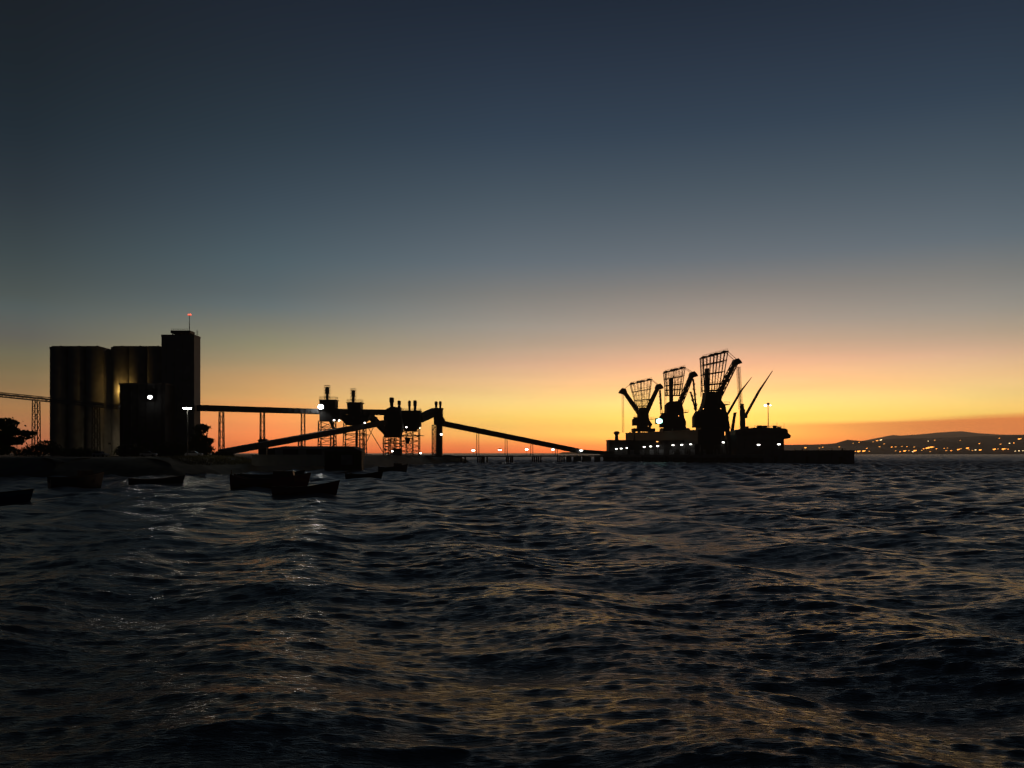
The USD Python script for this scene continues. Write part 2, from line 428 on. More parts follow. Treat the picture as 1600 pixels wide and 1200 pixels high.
# ---------------------------------------------------------------- grain silos
def silo_block(label, x0, x1, top, y):
    a, b = W(x0, 700, y), W(x1, 700, y)
    zt = W(0, top, y)[2]
    r = (b[0] - a[0]) / 6
    cx = (a[0] + b[0]) / 2
    t = thing('grain_silo', label, 'silo', (cx, y + r, LAND), group='grain silos of the terminal')
    for row in range(2):
        for k in range(3):
            c = np.array([a[0] + r * (2 * k + 1), y + r + row * 2 * r, 0])
            part(t, 'silo_cell', MB().tube(c + [0, 0, LAND - .5], c + [0, 0, zt - 1.1], r * .995, n=40), 'concrete', smooth=40)
    mb = MB()
    for k in range(3):
        for row in range(2):
            c = np.array([a[0] + r * (2 * k + 1), y + r + row * 2 * r, 0])
            mb.tube(c + [0, 0, zt - 1.097], c + [0, 0, zt - .35], r * 1.03, n=40)
    part(t, 'roof_ring', mb, 'concrete', smooth=40)
    part(t, 'roof_gallery', MB().box((cx, y + 2 * r, zt - .15), (5.2 * r, 3.2 * r, .35)), 'roof_sheet')
    mb = MB()
    for k in range(3):
        x = a[0] + r * (2 * k + 1)
        mb.tube((x + r * .3, y + r * .7, zt - .349), (x + r * .3, y + r * .7, zt + .25), .3)
    part(t, 'roof_hatch', mb, 'dark_steel')
    return t


YS = 300.0
silo_block('left block of joined tall round concrete silos, behind the thin conveyor bridge', 72, 157, 540, YS)
silo_block('right block of joined tall concrete silos, lit gold and touching the elevator tower', 168.5, 253, 540, YS)
a = W(157.2, 0, YS)[0]; b = W(168.3, 0, YS)[0]
t = thing('stair_block', 'narrow lower concrete stair block between the two silo blocks', 'building', ((a + b) / 2, YS + 6, LAND))
zt = W(0, 548.5, YS)[2]
part(t, 'wall', MB().box(((a + b) / 2, YS + 6.5, (zt + LAND - .5) / 2), (b - a, 8, zt - LAND + .5)), 'concrete')
part(t, 'roof', MB().box(((a + b) / 2, YS + 6.5, zt + .15), (b - a - .3, 7.6, .3)), 'roof_sheet')

# elevator tower
a, b = W(254, 0, YS)[0], W(305, 0, YS)[0]
zt = W(0, 526.5, YS)[2]
cx, w = (a + b) / 2, b - a
t = thing('elevator_tower', 'tall square concrete elevator tower with a canopy on its roof, right end of the silos', 'tower', (cx, YS + 5, LAND))
part(t, 'wall', MB().box((cx, YS + 2, (zt + LAND - .5) / 2), (w, 6, zt - LAND + .5)), 'concrete')
for k in range(4):
    x = a + w * (.5 + k) / 4
    part(t, 'pilaster', MB().box((x, YS - 1.12, (zt - 1 + LAND) / 2), (.5, .24, zt - 1 - LAND)), 'concrete')
mb = MB()
mb.box((cx, YS - .85, zt + .35), (w + .2, .3, .7)).box((cx, YS + 4.85, zt + .35), (w + .2, .3, .7))
mb.box((a + .05, YS + 2, zt + .35), (.3, 5.39, .7)).box((b - .05, YS + 2, zt + .35), (.3, 5.39, .7))
part(t, 'parapet', mb, 'concrete')
ca, cb = W(267, 0, YS)[0], W(297.5, 0, YS)[0]
zc0, zc1 = W(0, 520.5, YS)[2], W(0, 516.5, YS)[2]
part(t, 'canopy_roof', MB().box(((ca + cb) / 2, YS + 2, (zc0 + zc1) / 2), (cb - ca, 4.6, zc1 - zc0)), 'roof_sheet')
part(t, 'canopy_railing', MB().railing([(ca + .2, YS - .1, zc1), (cb - .2, YS - .1, zc1)], .6, .05, .8), 'dark_steel')
for x in np.linspace(ca + .6, cb - .6, 5):
    part(t, 'canopy_post', MB().bar((x, YS + .2, zt), (x, YS + .2, zc0), .35), 'dark_steel')
    part(t, 'canopy_post', MB().bar((x, YS + 3.8, zt), (x, YS + 3.8, zc0), .35), 'dark_steel')
z1 = W(0, 491, YS + 3)[2]; x = W(296, 0, YS + 3)[0]
t = thing('beacon_mast', 'thin mast with a red light at its tip on the elevator tower roof', 'mast', (x, YS + 3, zc1))
part(t, 'mast', MB().tube((x, YS + 3, zc1), (x, YS + 3, z1 - .5), .16, .09, 8), 'grey_steel', smooth=40)
part(t, 'bracket', MB().box((x, YS + 3, z1 - .42), (1.0, .3, .12)), 'grey_steel')
part(t, 'red_lamp', MB().tube((x - .3, YS + 3, z1 - .36), (x - .3, YS + 3, z1 + .06), .26, .2, 10).tube((x + .35, YS + 3, z1 - .36), (x + .35, YS + 3, z1 + .12), .26, .2, 10), 'lamp_red')
x = W(308, 0, YS + 2)[0]
t = thing('roof_antenna', 'short thin antenna at the right roof corner of the elevator tower', 'antenna', (x, YS + 2, zt))
part(t, 'rod', MB().tube((x, YS + 2, zt), (x, YS + 2, W(0, 515, YS + 2)[2]), .12, .06, 8), 'grey_steel')
mb = MB()
for q in (1.2, 1.8, 2.3):
    mb.bar((x - .5, YS + 2, zt + q), (x + .5, YS + 2, zt + q), .06)
part(t, 'crossbar', mb, 'grey_steel')

# machinery house in front of the right block
YM = 288.0
a, b = W(187, 0, YM)[0], W(258, 0, YM)[0]
zt = W(0, 600.5, YM)[2]
t = thing('machinery_house', 'dark windowless machinery house in front of the right silo block, with a floodlight', 'building', ((a + b) / 2, YM, LAND))
part(t, 'wall', MB().box(((a + b) / 2, YM + 4, (zt + LAND - .5) / 2), (b - a, 8, zt - LAND + .5)), 'cladding')
part(t, 'roof', MB().box(((a + b) / 2, YM + 4, zt + .2), (b - a + .5, 8.5, .4)), 'roof_sheet')
for k in range(6):
    x = a + (b - a) * (k + .5) / 6
    part(t, 'wall_rib', MB().box((x, YM - .07, (zt + LAND) / 2), (.3, .14, zt - LAND)), 'cladding')
part(t, 'door', MB().box((a + 4, YM - .08, LAND + 2), (3.4, .16, 4)), 'grey_steel')


def floodlight(name, label, p, face, size, mat, arm=None, group=None, visor=0.0):
    """A flood lamp head at p, shining along face; arm = the point it is fixed to."""
    p, face = np.asarray(p, float), np.asarray(face, float) / np.linalg.norm(face)
    t = thing(name, label, 'lamp', p, group=group)
    back = p - face * size * .55
    up = np.array([0, 0, 1.0]) if abs(face[2]) < .9 else np.array([0, 1.0, 0])
    part(t, 'housing', MB().bar(back, p - face * size * .02, size * 1.12, size * .9), 'dark_steel')
    part(t, 'lamp', MB().ball(p + face * size * .10, (size * .46, size * .12 if abs(face[1]) > .5 else size * .46, size * .36), 2), mat, smooth=True)
    if visor:
        part(t, 'visor', MB().bar(p + [0, 0, size * .5], p + face * visor + [0, 0, size * .55], size * 1.3, .04), 'dark_steel')
    arm = back + np.array([0, 0, -size * .9]) if arm is None else np.asarray(arm, float)
    part(t, 'bracket', MB().bar(back, arm, size * .18), 'grey_steel')
    return t


p = W(234.5, 620.5, YM - 1.2)
floodlight('wall_floodlight', 'bright white floodlight on the machinery house wall', p, (.05, -1, -.1), 1.5, 'lamp_flood', p + [0, 1.4, -.2])
p = W(188.6, 610, YM + 10.2)
floodlight('silo_floodlight', 'shaded floodlight at the left machinery house corner lighting the silos gold', p, (-.5, 1, .25), .5, 'lamp_gold', [W(190, 0, YM + 8)[0], YM + 7.9, p[2] - .2])

p = W(171, 693, YM + 3)
floodlight('silo_floodlight', 'shaded floodlight near the ground lighting the foot of the left silos', p, (-.62, 1, .22), .7, 'lamp_base', [p[0], p[1] - .5, LAND - .1])

# ---------------------------------------------------------------- conveyor bridges


def trestle(t, top, foot, width, r=.22, n=6, mat='dark_steel', name='trestle'):
    """A lattice support: four legs spread towards the foot and braced."""
    top, foot = np.asarray(top, float), np.asarray(foot, float)
    mb = MB()
    c = [(-1, -1), (1, -1), (1, 1), (-1, 1)]
    tops = [top + [a * width * .42, b * width * .42, 0] for a, b in c]
    feet = [foot + [a * width * .5, b * width * .5, 0] for a, b in c]
    for p, q in zip(tops, feet):
        mb.bar(q, p, r * 1.25)
    for k in range(4):
        mb.lattice((feet[k], tops[k]), (feet[(k + 1) % 4], tops[(k + 1) % 4]), n, r * .6)
    return part(t, name, mb, mat)


def gallery(t, p, q, w, h, mat='dark_steel', open_truss=False, panels=0):
    """An enclosed conveyor gallery (or an open truss) from p to q, axis at mid height."""
    p, q = np.asarray(p, float), np.asarray(q, float)
    d = (q - p) / np.linalg.norm(q - p)
    side = np.cross(d, [0, 0, 1.0]); side /= np.linalg.norm(side)
    up = np.cross(side, d)
    if not open_truss:
        part(t, 'gallery', MB().bar(p, q, w, h), mat)
        part(t, 'gallery_roof', MB().bar(p + up * (h / 2 + .07), q + up * (h / 2 + .07), w + .4, .13), 'roof_sheet')
        n = max(2, int(np.linalg.norm(q - p) / 3))
        for k in range(n + 1):
            c = p + (q - p) * (k + .02) / (n + .04)
            mb = MB()
            for s in (-1, 1):
                mb.bar(c + side * s * (w / 2 + .04) - up * h / 2, c + side * s * (w / 2 + .04) + up * (h / 2 - .01), .14, .08)
            mb.bar(c - side * (w / 2 + .08) - up * (h / 2 + .04), c + side * (w / 2 + .08) - up * (h / 2 + .04), .14, .08)
            part(t, 'gallery_rib', mb, 'dark_steel')
        mb = MB()
        for s in (-1, 1):
            mb.bar(p + side * s * w * .4 - up * (h / 2 + .12), q + side * s * w * .4 - up * (h / 2 + .12), .22)
        part(t, 'floor_beam', mb, 'dark_steel')
    else:
        mb = MB()
        n = max(2, int(np.linalg.norm(q - p) / 2))
        for s in (-1, 1):
            lo = (p + side * s * w / 2 - up * h / 2, q + side * s * w / 2 - up * h / 2)
            hi = (p + side * s * w / 2 + up * h / 2, q + side * s * w / 2 + up * h / 2)
            mb.bar(*lo, .24).bar(*hi, .24).lattice(lo, hi, n, .12)
        part(t, 'truss', mb, mat)
        part(t, 'walkway', MB().bar(p - up * (h / 2 - .2), q - up * (h / 2 - .2), w - .3, .16), mat)
        part(t, 'belt_cover', MB().bar(p + up * .1, q + up * .1, w * .5, h * .35), 'grey_steel')


YC = 283.0
p, q = W(-60, 610.5, YC), W(186.7, 636, YC)
t = thing('conveyor_bridge', 'thin open truss conveyor bridge running in from the left edge past the silos', 'conveyor bridge', (p[0], YC, LAND))
gallery(t, p, q, 1.8, 1.45, open_truss=True, mat='grey_steel')
for px in (56.5, 150):
    c = p + (q - p) * (px + 60) / 246.7
    trestle(t, c + [0, 0, -.7], (c[0], YC, LAND - .3), 1.9, .2, 7)

Y0, Y1 = 300.0, 350.0
p, q = W(311, 637.3, Y0), W(500, 643, Y1)
t = thing('conveyor_bridge', 'long level enclosed conveyor bridge on lattice legs between elevator tower and first vented tower', 'conveyor bridge', (p[0], Y0, LAND))
gallery(t, p, q, 2.4, 1.75)
for px in (346, 410, 473.5):
    y = Y0 + (Y1 - Y0) * (px - 311) / 189
    c = W(px, 642, y)
    trestle(t, (c[0], y, c[2] - .45), (c[0], y, LAND - .3), 1.6 if px < 470 else 1.5, .2 if px < 470 else .15, 6)
y = Y0 + (Y1 - Y0) * 99 / 189
c = W(411.5, 0, y - 3)
t = thing('tail_house', 'small dark flat-topped hut at the foot of the middle lattice leg', 'hut', (c[0], y - 3, LAND))
zt = W(0, 688.5, y - 3)[2]
part(t, 'wall', MB().box((c[0], y - 3, (zt + LAND - .3) / 2), (3.0, 3, zt - LAND + .3)), 'cladding')
part(t, 'roof', MB().frustum((c[0], y - 3, zt), 3.8, 3.8, (c[0], y - 3, zt + .7), 1.8, 2.6), 'roof_sheet')

t = thing('conveyor_bridge', 'enclosed level conveyor bridge joining the tops of the vented towers and the transfer house', 'conveyor bridge', W(524, 645, 351))
gallery(t, W(523.7, 643.3, 350.5), W(543.3, 643.3, 361), 2.4, 2.1)
gallery(t, W(563.6, 643.8, 363), W(601, 644.2, 379.5), 2.4, 2.1)

p, q = W(346, 707, 292), W(602, 660, 374)
t = thing('conveyor_bridge', 'long inclined enclosed conveyor bridge rising from the ground to the transfer house', 'conveyor bridge', (p[0], p[1], LAND))
gallery(t, p, q, 2.4, 1.85)
for u in (.42, .62, .82):
    c = p + (q - p) * u
    trestle(t, (c[0], c[1], c[2] - 1.1), (c[0], c[1], LAND - .3), 1.5, .15, max(2, int((c[2] - LAND) / 2)))
mb = MB()
for u0, u1 in ((.25, .98),):
    aa, bb = p + (q - p) * u0, p + (q - p) * u1
    mb.railing([aa + [0, -1.5, -.8], bb + [0, -1.5, -.8]], 1.0, .06, 2.4)
    mb.bar(aa + [0, -1.4, -.86], bb + [0, -1.4, -.86], .6, .08)
part(t, 'walkway', mb, 'grey_steel')

# ---------------------------------------------------------------- vented towers


def vent(t, px0, px1, py0, py1, y, cage=False):
    """A vent stack standing on a tower roof, with a railing round its foot."""
    c = W((px0 + px1) / 2, py1, y); h = W(0, py0, y)[2] - c[2]; r = (px1 - px0) / F * y / 2
    mb = MB().tube(c, c + [0, 0, h * .93], r * .62, n=12)
    v = part(t, 'vent_stack', mb, 'dark_steel', smooth=40)
    part(v, 'cowl', MB().tube(c + [0, 0, h * .45], c + [0, 0, h * .9], r * .82, n=12).tube(c + [0, 0, h * .931], c + [0, 0, h], r * .95, r * .5, 12), 'dark_steel', smooth=40)
    if cage:
        mb = MB()
        for k in range(6):
            a = k * math.pi / 3
            o = np.array([math.cos(a), math.sin(a), 0]) * r * 1.25
            mb.bar(c + o, c + o + [0, 0, h * 1.12], .09)
        for z in (.2, .45, .7, .95, 1.1):
            mb.tube(c + [0, 0, h * z], c + [0, 0, h * z + .08], r * 1.27, n=8)
        part(v, 'cage', mb, 'grey_steel')


def legs(t, x0, x1, pyt, y, depth, r=.3, n=4, spread=1.0, name='leg', brace=True):
    a, b = W(x0, pyt, y), W(x1, pyt, y)
    c = (a + b) / 2
    feet, tops = [], []
    for s, d in ((0, -1), (1, -1), (1, 1), (0, 1)):
        tp = np.array([(a, b)[s][0], y + d * depth / 2, a[2]])
        ft = np.array([c[0] + (tp[0] - c[0]) * spread, y + d * depth / 2 * spread, LAND - .3])
        part(t, name, MB().bar(ft, tp, r), 'dark_steel')
        feet.append(ft); tops.append(tp)
    if brace:
        mb = MB()
        for k in range(4):
            mb.lattice((feet[k], tops[k]), (feet[(k + 1) % 4], tops[(k + 1) % 4]), n + 2, r * .62)
        part(t, 'bracing', mb, 'dark_steel')


def bx(px0, px1, py0, py1, y, d):
    """MB with a box that fills those pixels, d deep from depth y backwards."""
    a, b = W(px0, py1, y), W(px1, py0, y)
    return MB().box(((a[0] + b[0]) / 2, y + d / 2, (a[2] + b[2]) / 2), (b[0] - a[0], d, b[2] - a[2]))


def roof_rail(t, px0, px1, py, y, d, h=1.2):
    a, b = W(px0, py, y), W(px1, py, y)
    part(t, 'railing', MB().railing([(a[0], y + .15, a[2]), (b[0], y + .15, a[2]), (b[0], y + d - .15, a[2]), (a[0], y + d - .15, a[2]), (a[0], y + .15, a[2])], h, .07, 1.6), 'grey_steel')


def px_poly(pts, y):
    return [tuple(W(x, z, y)[[0, 2]]) for x, z in pts]


T1 = 348.0
t = thing('transfer_tower', 'first vented tower from the silos, with the big white floodlight on its side', 'tower', W(511, 712, T1) * [1, 1, 0] + [0, 0, LAND])
part(t, 'body', MB().prism(px_poly([(499, 658), (523.5, 658), (531, 652), (531, 641.5), (523.6, 637), (523.6, 625.5), (499, 625.5)], T1), T1, T1 + 6), 'cladding')
part(t, 'roof', bx(498, 524.6, 624.3, 625.5, T1 - .3, 6.6), 'roof_sheet')
roof_rail(t, 499, 523.5, 624.3, T1, 6)
vent(t, 507.5, 515, 604.5, 624.3, T1 + 3, True)
legs(t, 499.7, 522.8, 658, T1 + 3, 5, .34, 4, 1.05)
part(t, 'platform', bx(496, 526, 670, 670.8, T1 - .5, 6), 'grey_steel')
part(t, 'chute', MB().bar(W(516, 657, T1 + 3), W(524, 676, T1 + 3), 1.0), 'dark_steel')

T2 = 360.0
t = thing('transfer_tower', 'second vented tower from the silos, narrow top over a wide hopper', 'tower', W(553, 712, T2) * [1, 1, 0] + [0, 0, LAND])
part(t, 'body', MB().prism(px_poly([(543, 648), (563.5, 648), (563.5, 629.5), (542, 629.5)], T2), T2, T2 + 6), 'cladding')
part(t, 'roof', bx(540.8, 565, 628.3, 629.5, T2 - .3, 6.6), 'roof_sheet')
roof_rail(t, 542, 563.5, 628.3, T2, 6)
vent(t, 548.5, 555.5, 609.5, 628.3, T2 + 3, True)
part(t, 'hopper', MB().prism(px_poly([(531.5, 648.1), (577, 648.1), (574, 656), (563, 664), (541, 664), (533, 656)], T2), T2 + .2, T2 + 5.8), 'dark_steel')
legs(t, 539, 570, 660, T2 + 3, 5, .3, 4, 1.1)
part(t, 'elevator_leg', MB().bar(W(557.5, 664.2, T2 + 3), W(557, 711, T2 + 3), .9), 'dark_steel')
part(t, 'platform', bx(536, 575, 679, 679.8, T2, 6), 'grey_steel')
part(t, 'brace', MB().bar(W(571, 661, T2 + 1), W(598, 706, T2 + 1), .25).bar(W(585, 664, T2 + 5), W(566, 706, T2 + 5), .25), 'dark_steel')

t = thing('grain_chute', 'steep dark chute falling from the second vented tower to the transfer house', 'chute', W(577, 649, 366))
part(t, 'duct', MB().bar(W(574.5, 646, 366), W(604, 676, 378.5), 1.9, 2.3), 'dark_steel')
part(t, 'flange', MB().bar(W(584, 655.6, 370), W(585.4, 657, 370.6), 2.3, 2.7), 'grey_steel')

T3 = 379.0
t = thing('transfer_house', 'large dark transfer house with sloping shoulder and two roof vents, middle of the towers', 'tower', W(613, 712, T3) * [1, 1, 0] + [0, 0, LAND])
part(t, 'body', MB().prism(px_poly([(599.5, 683), (624, 683), (628, 668), (624.5, 641), (624.5, 637), (614, 635), (609, 636), (599.5, 641.5), (599.5, 660), (601.5, 663)], T3), T3, T3 + 7), 'cladding')
vent(t, 607.5, 616.5, 621, 635.4, T3 + 3)
vent(t, 620.5, 627, 626, 638, T3 + 3)
part(t, 'roof_cabin', bx(617.5, 625.5, 636.1, 641, T3 - .4, 5), 'roof_sheet')
legs(t, 600.3, 626, 683, T3 + 3.5, 6, .34, 4)
legs(t, 608.5, 617.5, 683, T3 + 3.5, 6, .26, 5, name='inner_leg')
part(t, 'platform', bx(597, 640, 692, 692.8, T3 - .6, 8), 'grey_steel')
part(t, 'ground_hut', bx(613, 627, 701, 712.5, T3 - 4, 3.5), 'cladding')

T4 = 390.0
t = thing('grain_bin', 'square bin on lattice legs right of the transfer house, two vents on its roof', 'grain bin', W(641, 712, T4) * [1, 1, 0] + [0, 0, LAND])
part(t, 'body', MB().prism(px_poly([(625, 666), (656, 666), (656, 642.5), (625, 642.5)], T4), T4, T4 + 7), 'cladding')
part(t, 'roof', bx(624.8, 657, 641.3, 642.5, T4 - .3, 7.6), 'roof_sheet')
roof_rail(t, 628, 656, 641.3, T4, 7, .9)
vent(t, 637, 642.5, 626, 641.3, T4 + 3)
vent(t, 645, 652, 625.5, 641.3, T4 + 3)
a_, b_ = W(640.5, 666.05, T4 + 3.5), W(641.5, 673, T4 + 3.5)
part(t, 'hopper', MB().frustum(b_, 5.2, 3, a_, 8.8, 6.8), 'dark_steel')
legs(t, 626, 655, 665.9, T4 + 3.5, 6, .34, 4)
legs(t, 635, 645, 672, T4 + 3.5, 4, .24, 4, name='inner_leg')
part(t, 'platform', bx(624, 660, 680, 680.8, T4 - .6, 8), 'grey_steel')
part(t, 'lower_hopper', MB().frustum(W(637, 693, T4 + 3), 1.0, 1.0, W(637, 684, T4 + 3), 2.6, 2.6), 'dark_steel')

T5 = 404.0
t = thing('conveyor_bridge', 'short rising enclosed conveyor bridge from the square bin up to the last tower', 'conveyor bridge', W(657, 650, 396))
gallery(t, W(655.8, 654, 393.5), W(679.5, 643.5, 405), 2.6, 3.4)
t = thing('head_tower', 'last tower towards the jetty, slim dark shaft with lattice stair and two vents', 'tower', W(686, 712, T5) * [1, 1, 0] + [0, 0, LAND])
part(t, 'head_house', MB().prism(px_poly([(678, 664), (694, 664), (694, 655), (690.7, 650), (690.7, 638.5), (679, 638.5), (677, 641)], T5), T5, T5 + 6), 'cladding')
part(t, 'roof', bx(677.6, 691.6, 637.3, 638.5, T5 - .3, 6.6), 'roof_sheet')
vent(t, 678.6, 684.4, 627.2, 637.3, T5 + 3)
vent(t, 685.4, 690.6, 627, 637.3, T5 + 3)
a_, b_ = W(681.5, 664, T5), W(690.3, 712, T5)
part(t, 'shaft', MB().box(((a_[0] + b_[0]) / 2, T5 + 2.5, (a_[2] + LAND - .3) / 2), (b_[0] - a_[0], 4.4, a_[2] - LAND + .3)), 'cladding')
mb = MB()
sa, sb = W(674.6, 666, T5)[0], W(681.2, 666, T5)[0]
for k in range(13):
    z0 = LAND + (a_[2] - LAND) * k / 13; z1 = LAND + (a_[2] - LAND) * (k + 1) / 13
    mb.bar((sa if k % 2 else sb, T5 + 1, z0), (sb if k % 2 else sa, T5 + 1, z1), .9, .34)
    mb.box(((sa + sb) / 2, T5 + 2, z1), (sb - sa, 2.4, .22))
    mb.bar((sa if k % 2 else sb, T5 + .6, z0 + 1), (sb if k % 2 else sa, T5 + .6, z1 + 1), .08)
for x in (sa, sb - .1):
    for yy in (T5 + .5, T5 + 3.4):
        mb.bar((x, yy, LAND - .3), (x, yy, a_[2] - .01), .2)
part(t, 'stair', mb, 'grey_steel')

# descending bridge over the jetty
p, q = W(691, 661.5, T5 + 3), W(906, 705.0, 472)
dq = W(956, 708.0, 500)
t = thing('conveyor_bridge', 'long enclosed conveyor bridge sloping down over the jetty to the quay', 'conveyor bridge', (p[0], p[1], 0))
gallery(t, p, q, 2.4, 2.05)
gallery(t, q + [0.1, .3, 0], dq, 2.4, 1.6)
JET = 3.8
for px in (740.5, 783, 823.5, 864.5):
    u = (px - 691) / (906 - 691)
    c = p + (q - p) * u
    trestle(t, (c[0], c[1], c[2] - 1.2), (c[0], c[1], JET), 1.3, .12, max(1, int((c[2] - JET) / 2.2)))

ja, jb = np.array([W(668, 0, 404)[0], 404.0]), np.array([W(952, 0, 486)[0], 486.0])
t = thing('jetty', 'low straight access jetty on piles below the sloping conveyor bridge', 'jetty', (ja[0], ja[1], 0))
part(t, 'deck', MB().bar((*ja, JET - .35), (*jb, JET - .35), 5.0, .7), 'concrete')
dj = (jb - ja) / np.linalg.norm(jb - ja)
nj = np.array([dj[1], -dj[0]])
for px in [716, 739.5, 742.5, 747, 782, 784.5, 822.5, 825.5, 829, 864, 867.5, 900, 938]:
    u = (px - 668) / (952 - 668)
    c = ja + (jb - ja) * u
    for s in (-1.6, 1.6):
        e = c + nj * s
        part(t, 'pile', MB().tube((*e, -2.5), (*e, JET - .7), .38, n=8), 'wet_stone', smooth=50)
part(t, 'railing', MB().railing([(*(ja + nj * 2.3 + dj * 14), JET), (*(jb + nj * 2.3 - dj), JET)], 1.0, .05, 3.0), 'grey_steel')
for px0, px1 in ((872, 879), (884, 896), (902, 914), (921, 930)):
    ca = ja + (jb - ja) * (px0 - 668) / 284 + nj * 1.7
    cb = ja + (jb - ja) * (px1 - 668) / 284 + nj * 1.7
    part(t, 'pier_wall', MB().bar((*ca, 0.7), (*cb, 0.7), .9, 2 * (JET - 1.45)), 'concrete')


def post_lamp(name, label, foot, h, head, mat, arm=0.0, group=None, r=.09, cat='street lamp'):
    foot = np.asarray(foot, float)
    t = thing(name, label, cat, foot, group=group)
    part(t, 'pole', MB().tube(foot, foot + [0, 0, h], r, r * .6, 8), 'grey_steel', smooth=50)
    for s in ((-1, 1) if arm else (0,)):
        c = foot + [s * arm, -.1, h]
        if arm:
            part(t, 'arm', MB().bar(foot + [0, 0, h - .15], c + [0, 0, .05], .1), 'grey_steel')
        part(t, 'lamp_head', MB().frustum(c + [0, -.1, .02], head * 1.1, head * .8, c + [0, -.1, head * .28 + .02], head * .6, head * .5), 'dark_steel')
        part(t, 'lamp', MB().ball(c + [0, -.1, -head * .16], (head * .5, head * .34, head * .2), 2), mat, smooth=True)
    return t


where = ['where the sloping bridge is highest', 'second from the slim tower', 'third from the slim tower', 'where the sloping bridge nearly meets the deck']
for k, (px, py) in enumerate(((739.5, 703), (781, 702.2), (823, 701.5), (864, 701.6))):
    u = (px - 668) / 284
    c = ja + (jb - ja) * u + nj * 2.0
    z = W(0, py, c[1])[2]
    x = W(px, 0, c[1])[0]
    post_lamp('jetty_lamp', f'white jetty lamp on a short post, {where[k]}', (x, c[1], JET), z - JET, 1.7, 'lamp_white', group='lamps along the jetty', cat='lamp')
c = W(908, 703.2, 470)
post_lamp('jetty_lamp', 'white lamp at the lower end of the sloping conveyor bridge', (c[0], 470, JET), c[2] - JET, 1.7, 'lamp_white', group='lamps along the jetty', cat='lamp')

# lamps on the towers


def dash(label, px, py, y, size=.8, mat='lamp_white', group='small white lamps on the towers', name='tower_lamp'):
    c = W(px, py, y)
    return floodlight(name, label, c, (.1, -1, -.25), size, mat, c + [0, 1.6, .2], group)


c = W(501.5, 635.7, T1 - 1.5)
floodlight('tower_floodlight', 'very bright white floodlight on the left side of the first vented tower', c, (-.25, -1, -.12), 2.3, 'lamp_tower', c + [.2, 1.6, 0])
dash('small white lamp under the first vented tower, left of a pair', 522, 656.5, T1 - 2)
dash('small white lamp under the first vented tower, right of a pair', 530, 657, T1 - 2)
dash('small white lamp under the hopper of the second vented tower', 570, 660.7, T2 - 2)
dash('small white lamp on the hopper below the square bin', 635, 667.5, T4 - 2)
dash('dim small lamp at the right lower edge of the square bin', 656, 669, T4 - 2, .4)
dash('white lamp half way down the slim tower shaft', 689.5, 678.6, T5 - 1.2, 1.1)
dash('white lamp low at the legs of the transfer house', 613, 705, T3 - 5, .9)
dash('white lamp low under the square bin legs', 657, 708, T4 - 4, .9)

# ---------------------------------------------------------------- sheds, walls and lamps on the bank
Yd = 262.0
a, b = W(418, 0, Yd)[0], W(563, 0, Yd)[0]
t = thing('long_shed', 'long low dark shed under the inclined conveyor bridge', 'shed', ((a + b) / 2, Yd, LAND))
ze, zr = W(0, 702, Yd)[2], W(0, 697, Yd)[2]
part(t, 'wall', MB().box(((a + b) / 2, Yd + 4, (ze + LAND - .3) / 2), (b - a, 8, ze - LAND + .3)), 'cladding')
v = [(a - .4, Yd - .5, ze), (b + .4, Yd - .5, ze), (b + .4, Yd + 8.5, ze), (a - .4, Yd + 8.5, ze), (a + 4, Yd + 4, zr), (b - 2.5, Yd + 4, zr), (a - .4, Yd - .5, ze + .12), (b + .4, Yd - .5, ze + .12), (b + .4, Yd + 8.5, ze + .12), (a - .4, Yd + 8.5, ze + .12)]
part(t, 'roof', MB().add(v, [[3, 2, 1], [3, 1, 0], [0, 1, 7], [0, 7, 6], [1, 2, 8], [1, 8, 7], [2, 3, 9], [2, 9, 8], [3, 0, 6], [3, 6, 9], [6, 7, 5], [6, 5, 4], [8, 9, 4], [8, 4, 5], [7, 8, 5], [9, 6, 4]]), 'roof_sheet')
for k in range(4):
    x = a + (b - a) * (k + .5) / 4
    part(t, 'door', MB().box((x, Yd - .05, LAND + 1.2), (2.4, .1, 2.4)), 'grey_steel')

Yb = 228.0
a, b = W(507, 0, Yb)[0], W(565, 0, Yb)[0]
t = thing('boathouse', 'dark hip-roofed boathouse on the bank nearest the moored boats', 'shed', ((a + b) / 2, Yb, 2))
zt = W(0, 705.5, Yb)[2]
part(t, 'wall', MB().box(((a + b) / 2, Yb + 1.5, (zt + .3) / 2), (b - a, 3, zt - .3)), 'cladding')
part(t, 'roof', MB().frustum(((a + b) / 2, Yb + 1.5, zt), b - a + .7, 3.8, ((a + b) / 2 - .6, Yb + 1.5, zt + 1.15), b - a - 3.4, 1.4), 'roof_sheet')
part(t, 'door', MB().box(((a + b) / 2 + 1, Yb - .05, 3.2), (3, .1, 2.6)), 'grey_steel')

Yw = 226.0
a, b = W(393, 0, Yw)[0], W(507, 0, Yw)[0]
t = thing('retaining_wall', 'low pale wall on the bank, dimly lit, left of the boathouse', 'wall', ((a + b) / 2, Yw, 2))
n = 9
z0, z1 = 1.6, W(0, 711.3, Yw)[2]
for k in range(n):
    x0, x1 = a + (b - a) * k / n + .015, a + (b - a) * (k + 1) / n - .015
    part(t, 'wall_panel', MB().box(((x0 + x1) / 2, Yw + .3, (z0 + z1) / 2), (x1 - x0, .6, z1 - z0)), 'pale_concrete')
part(t, 'coping', MB().box(((a + b) / 2, Yw + .3, z1 + .08), (b - a + .1, .76, .16)), 'pale_concrete')

c = W(293, 637, 214)
post_lamp('street_lamp', 'tall street lamp with two white heads in front of the elevator tower', (c[0], 214, LAND - .2), c[2] - LAND + .2, 1.05, 'lamp_street', arm=.6, r=.16)

# parked cars seen as faint glints


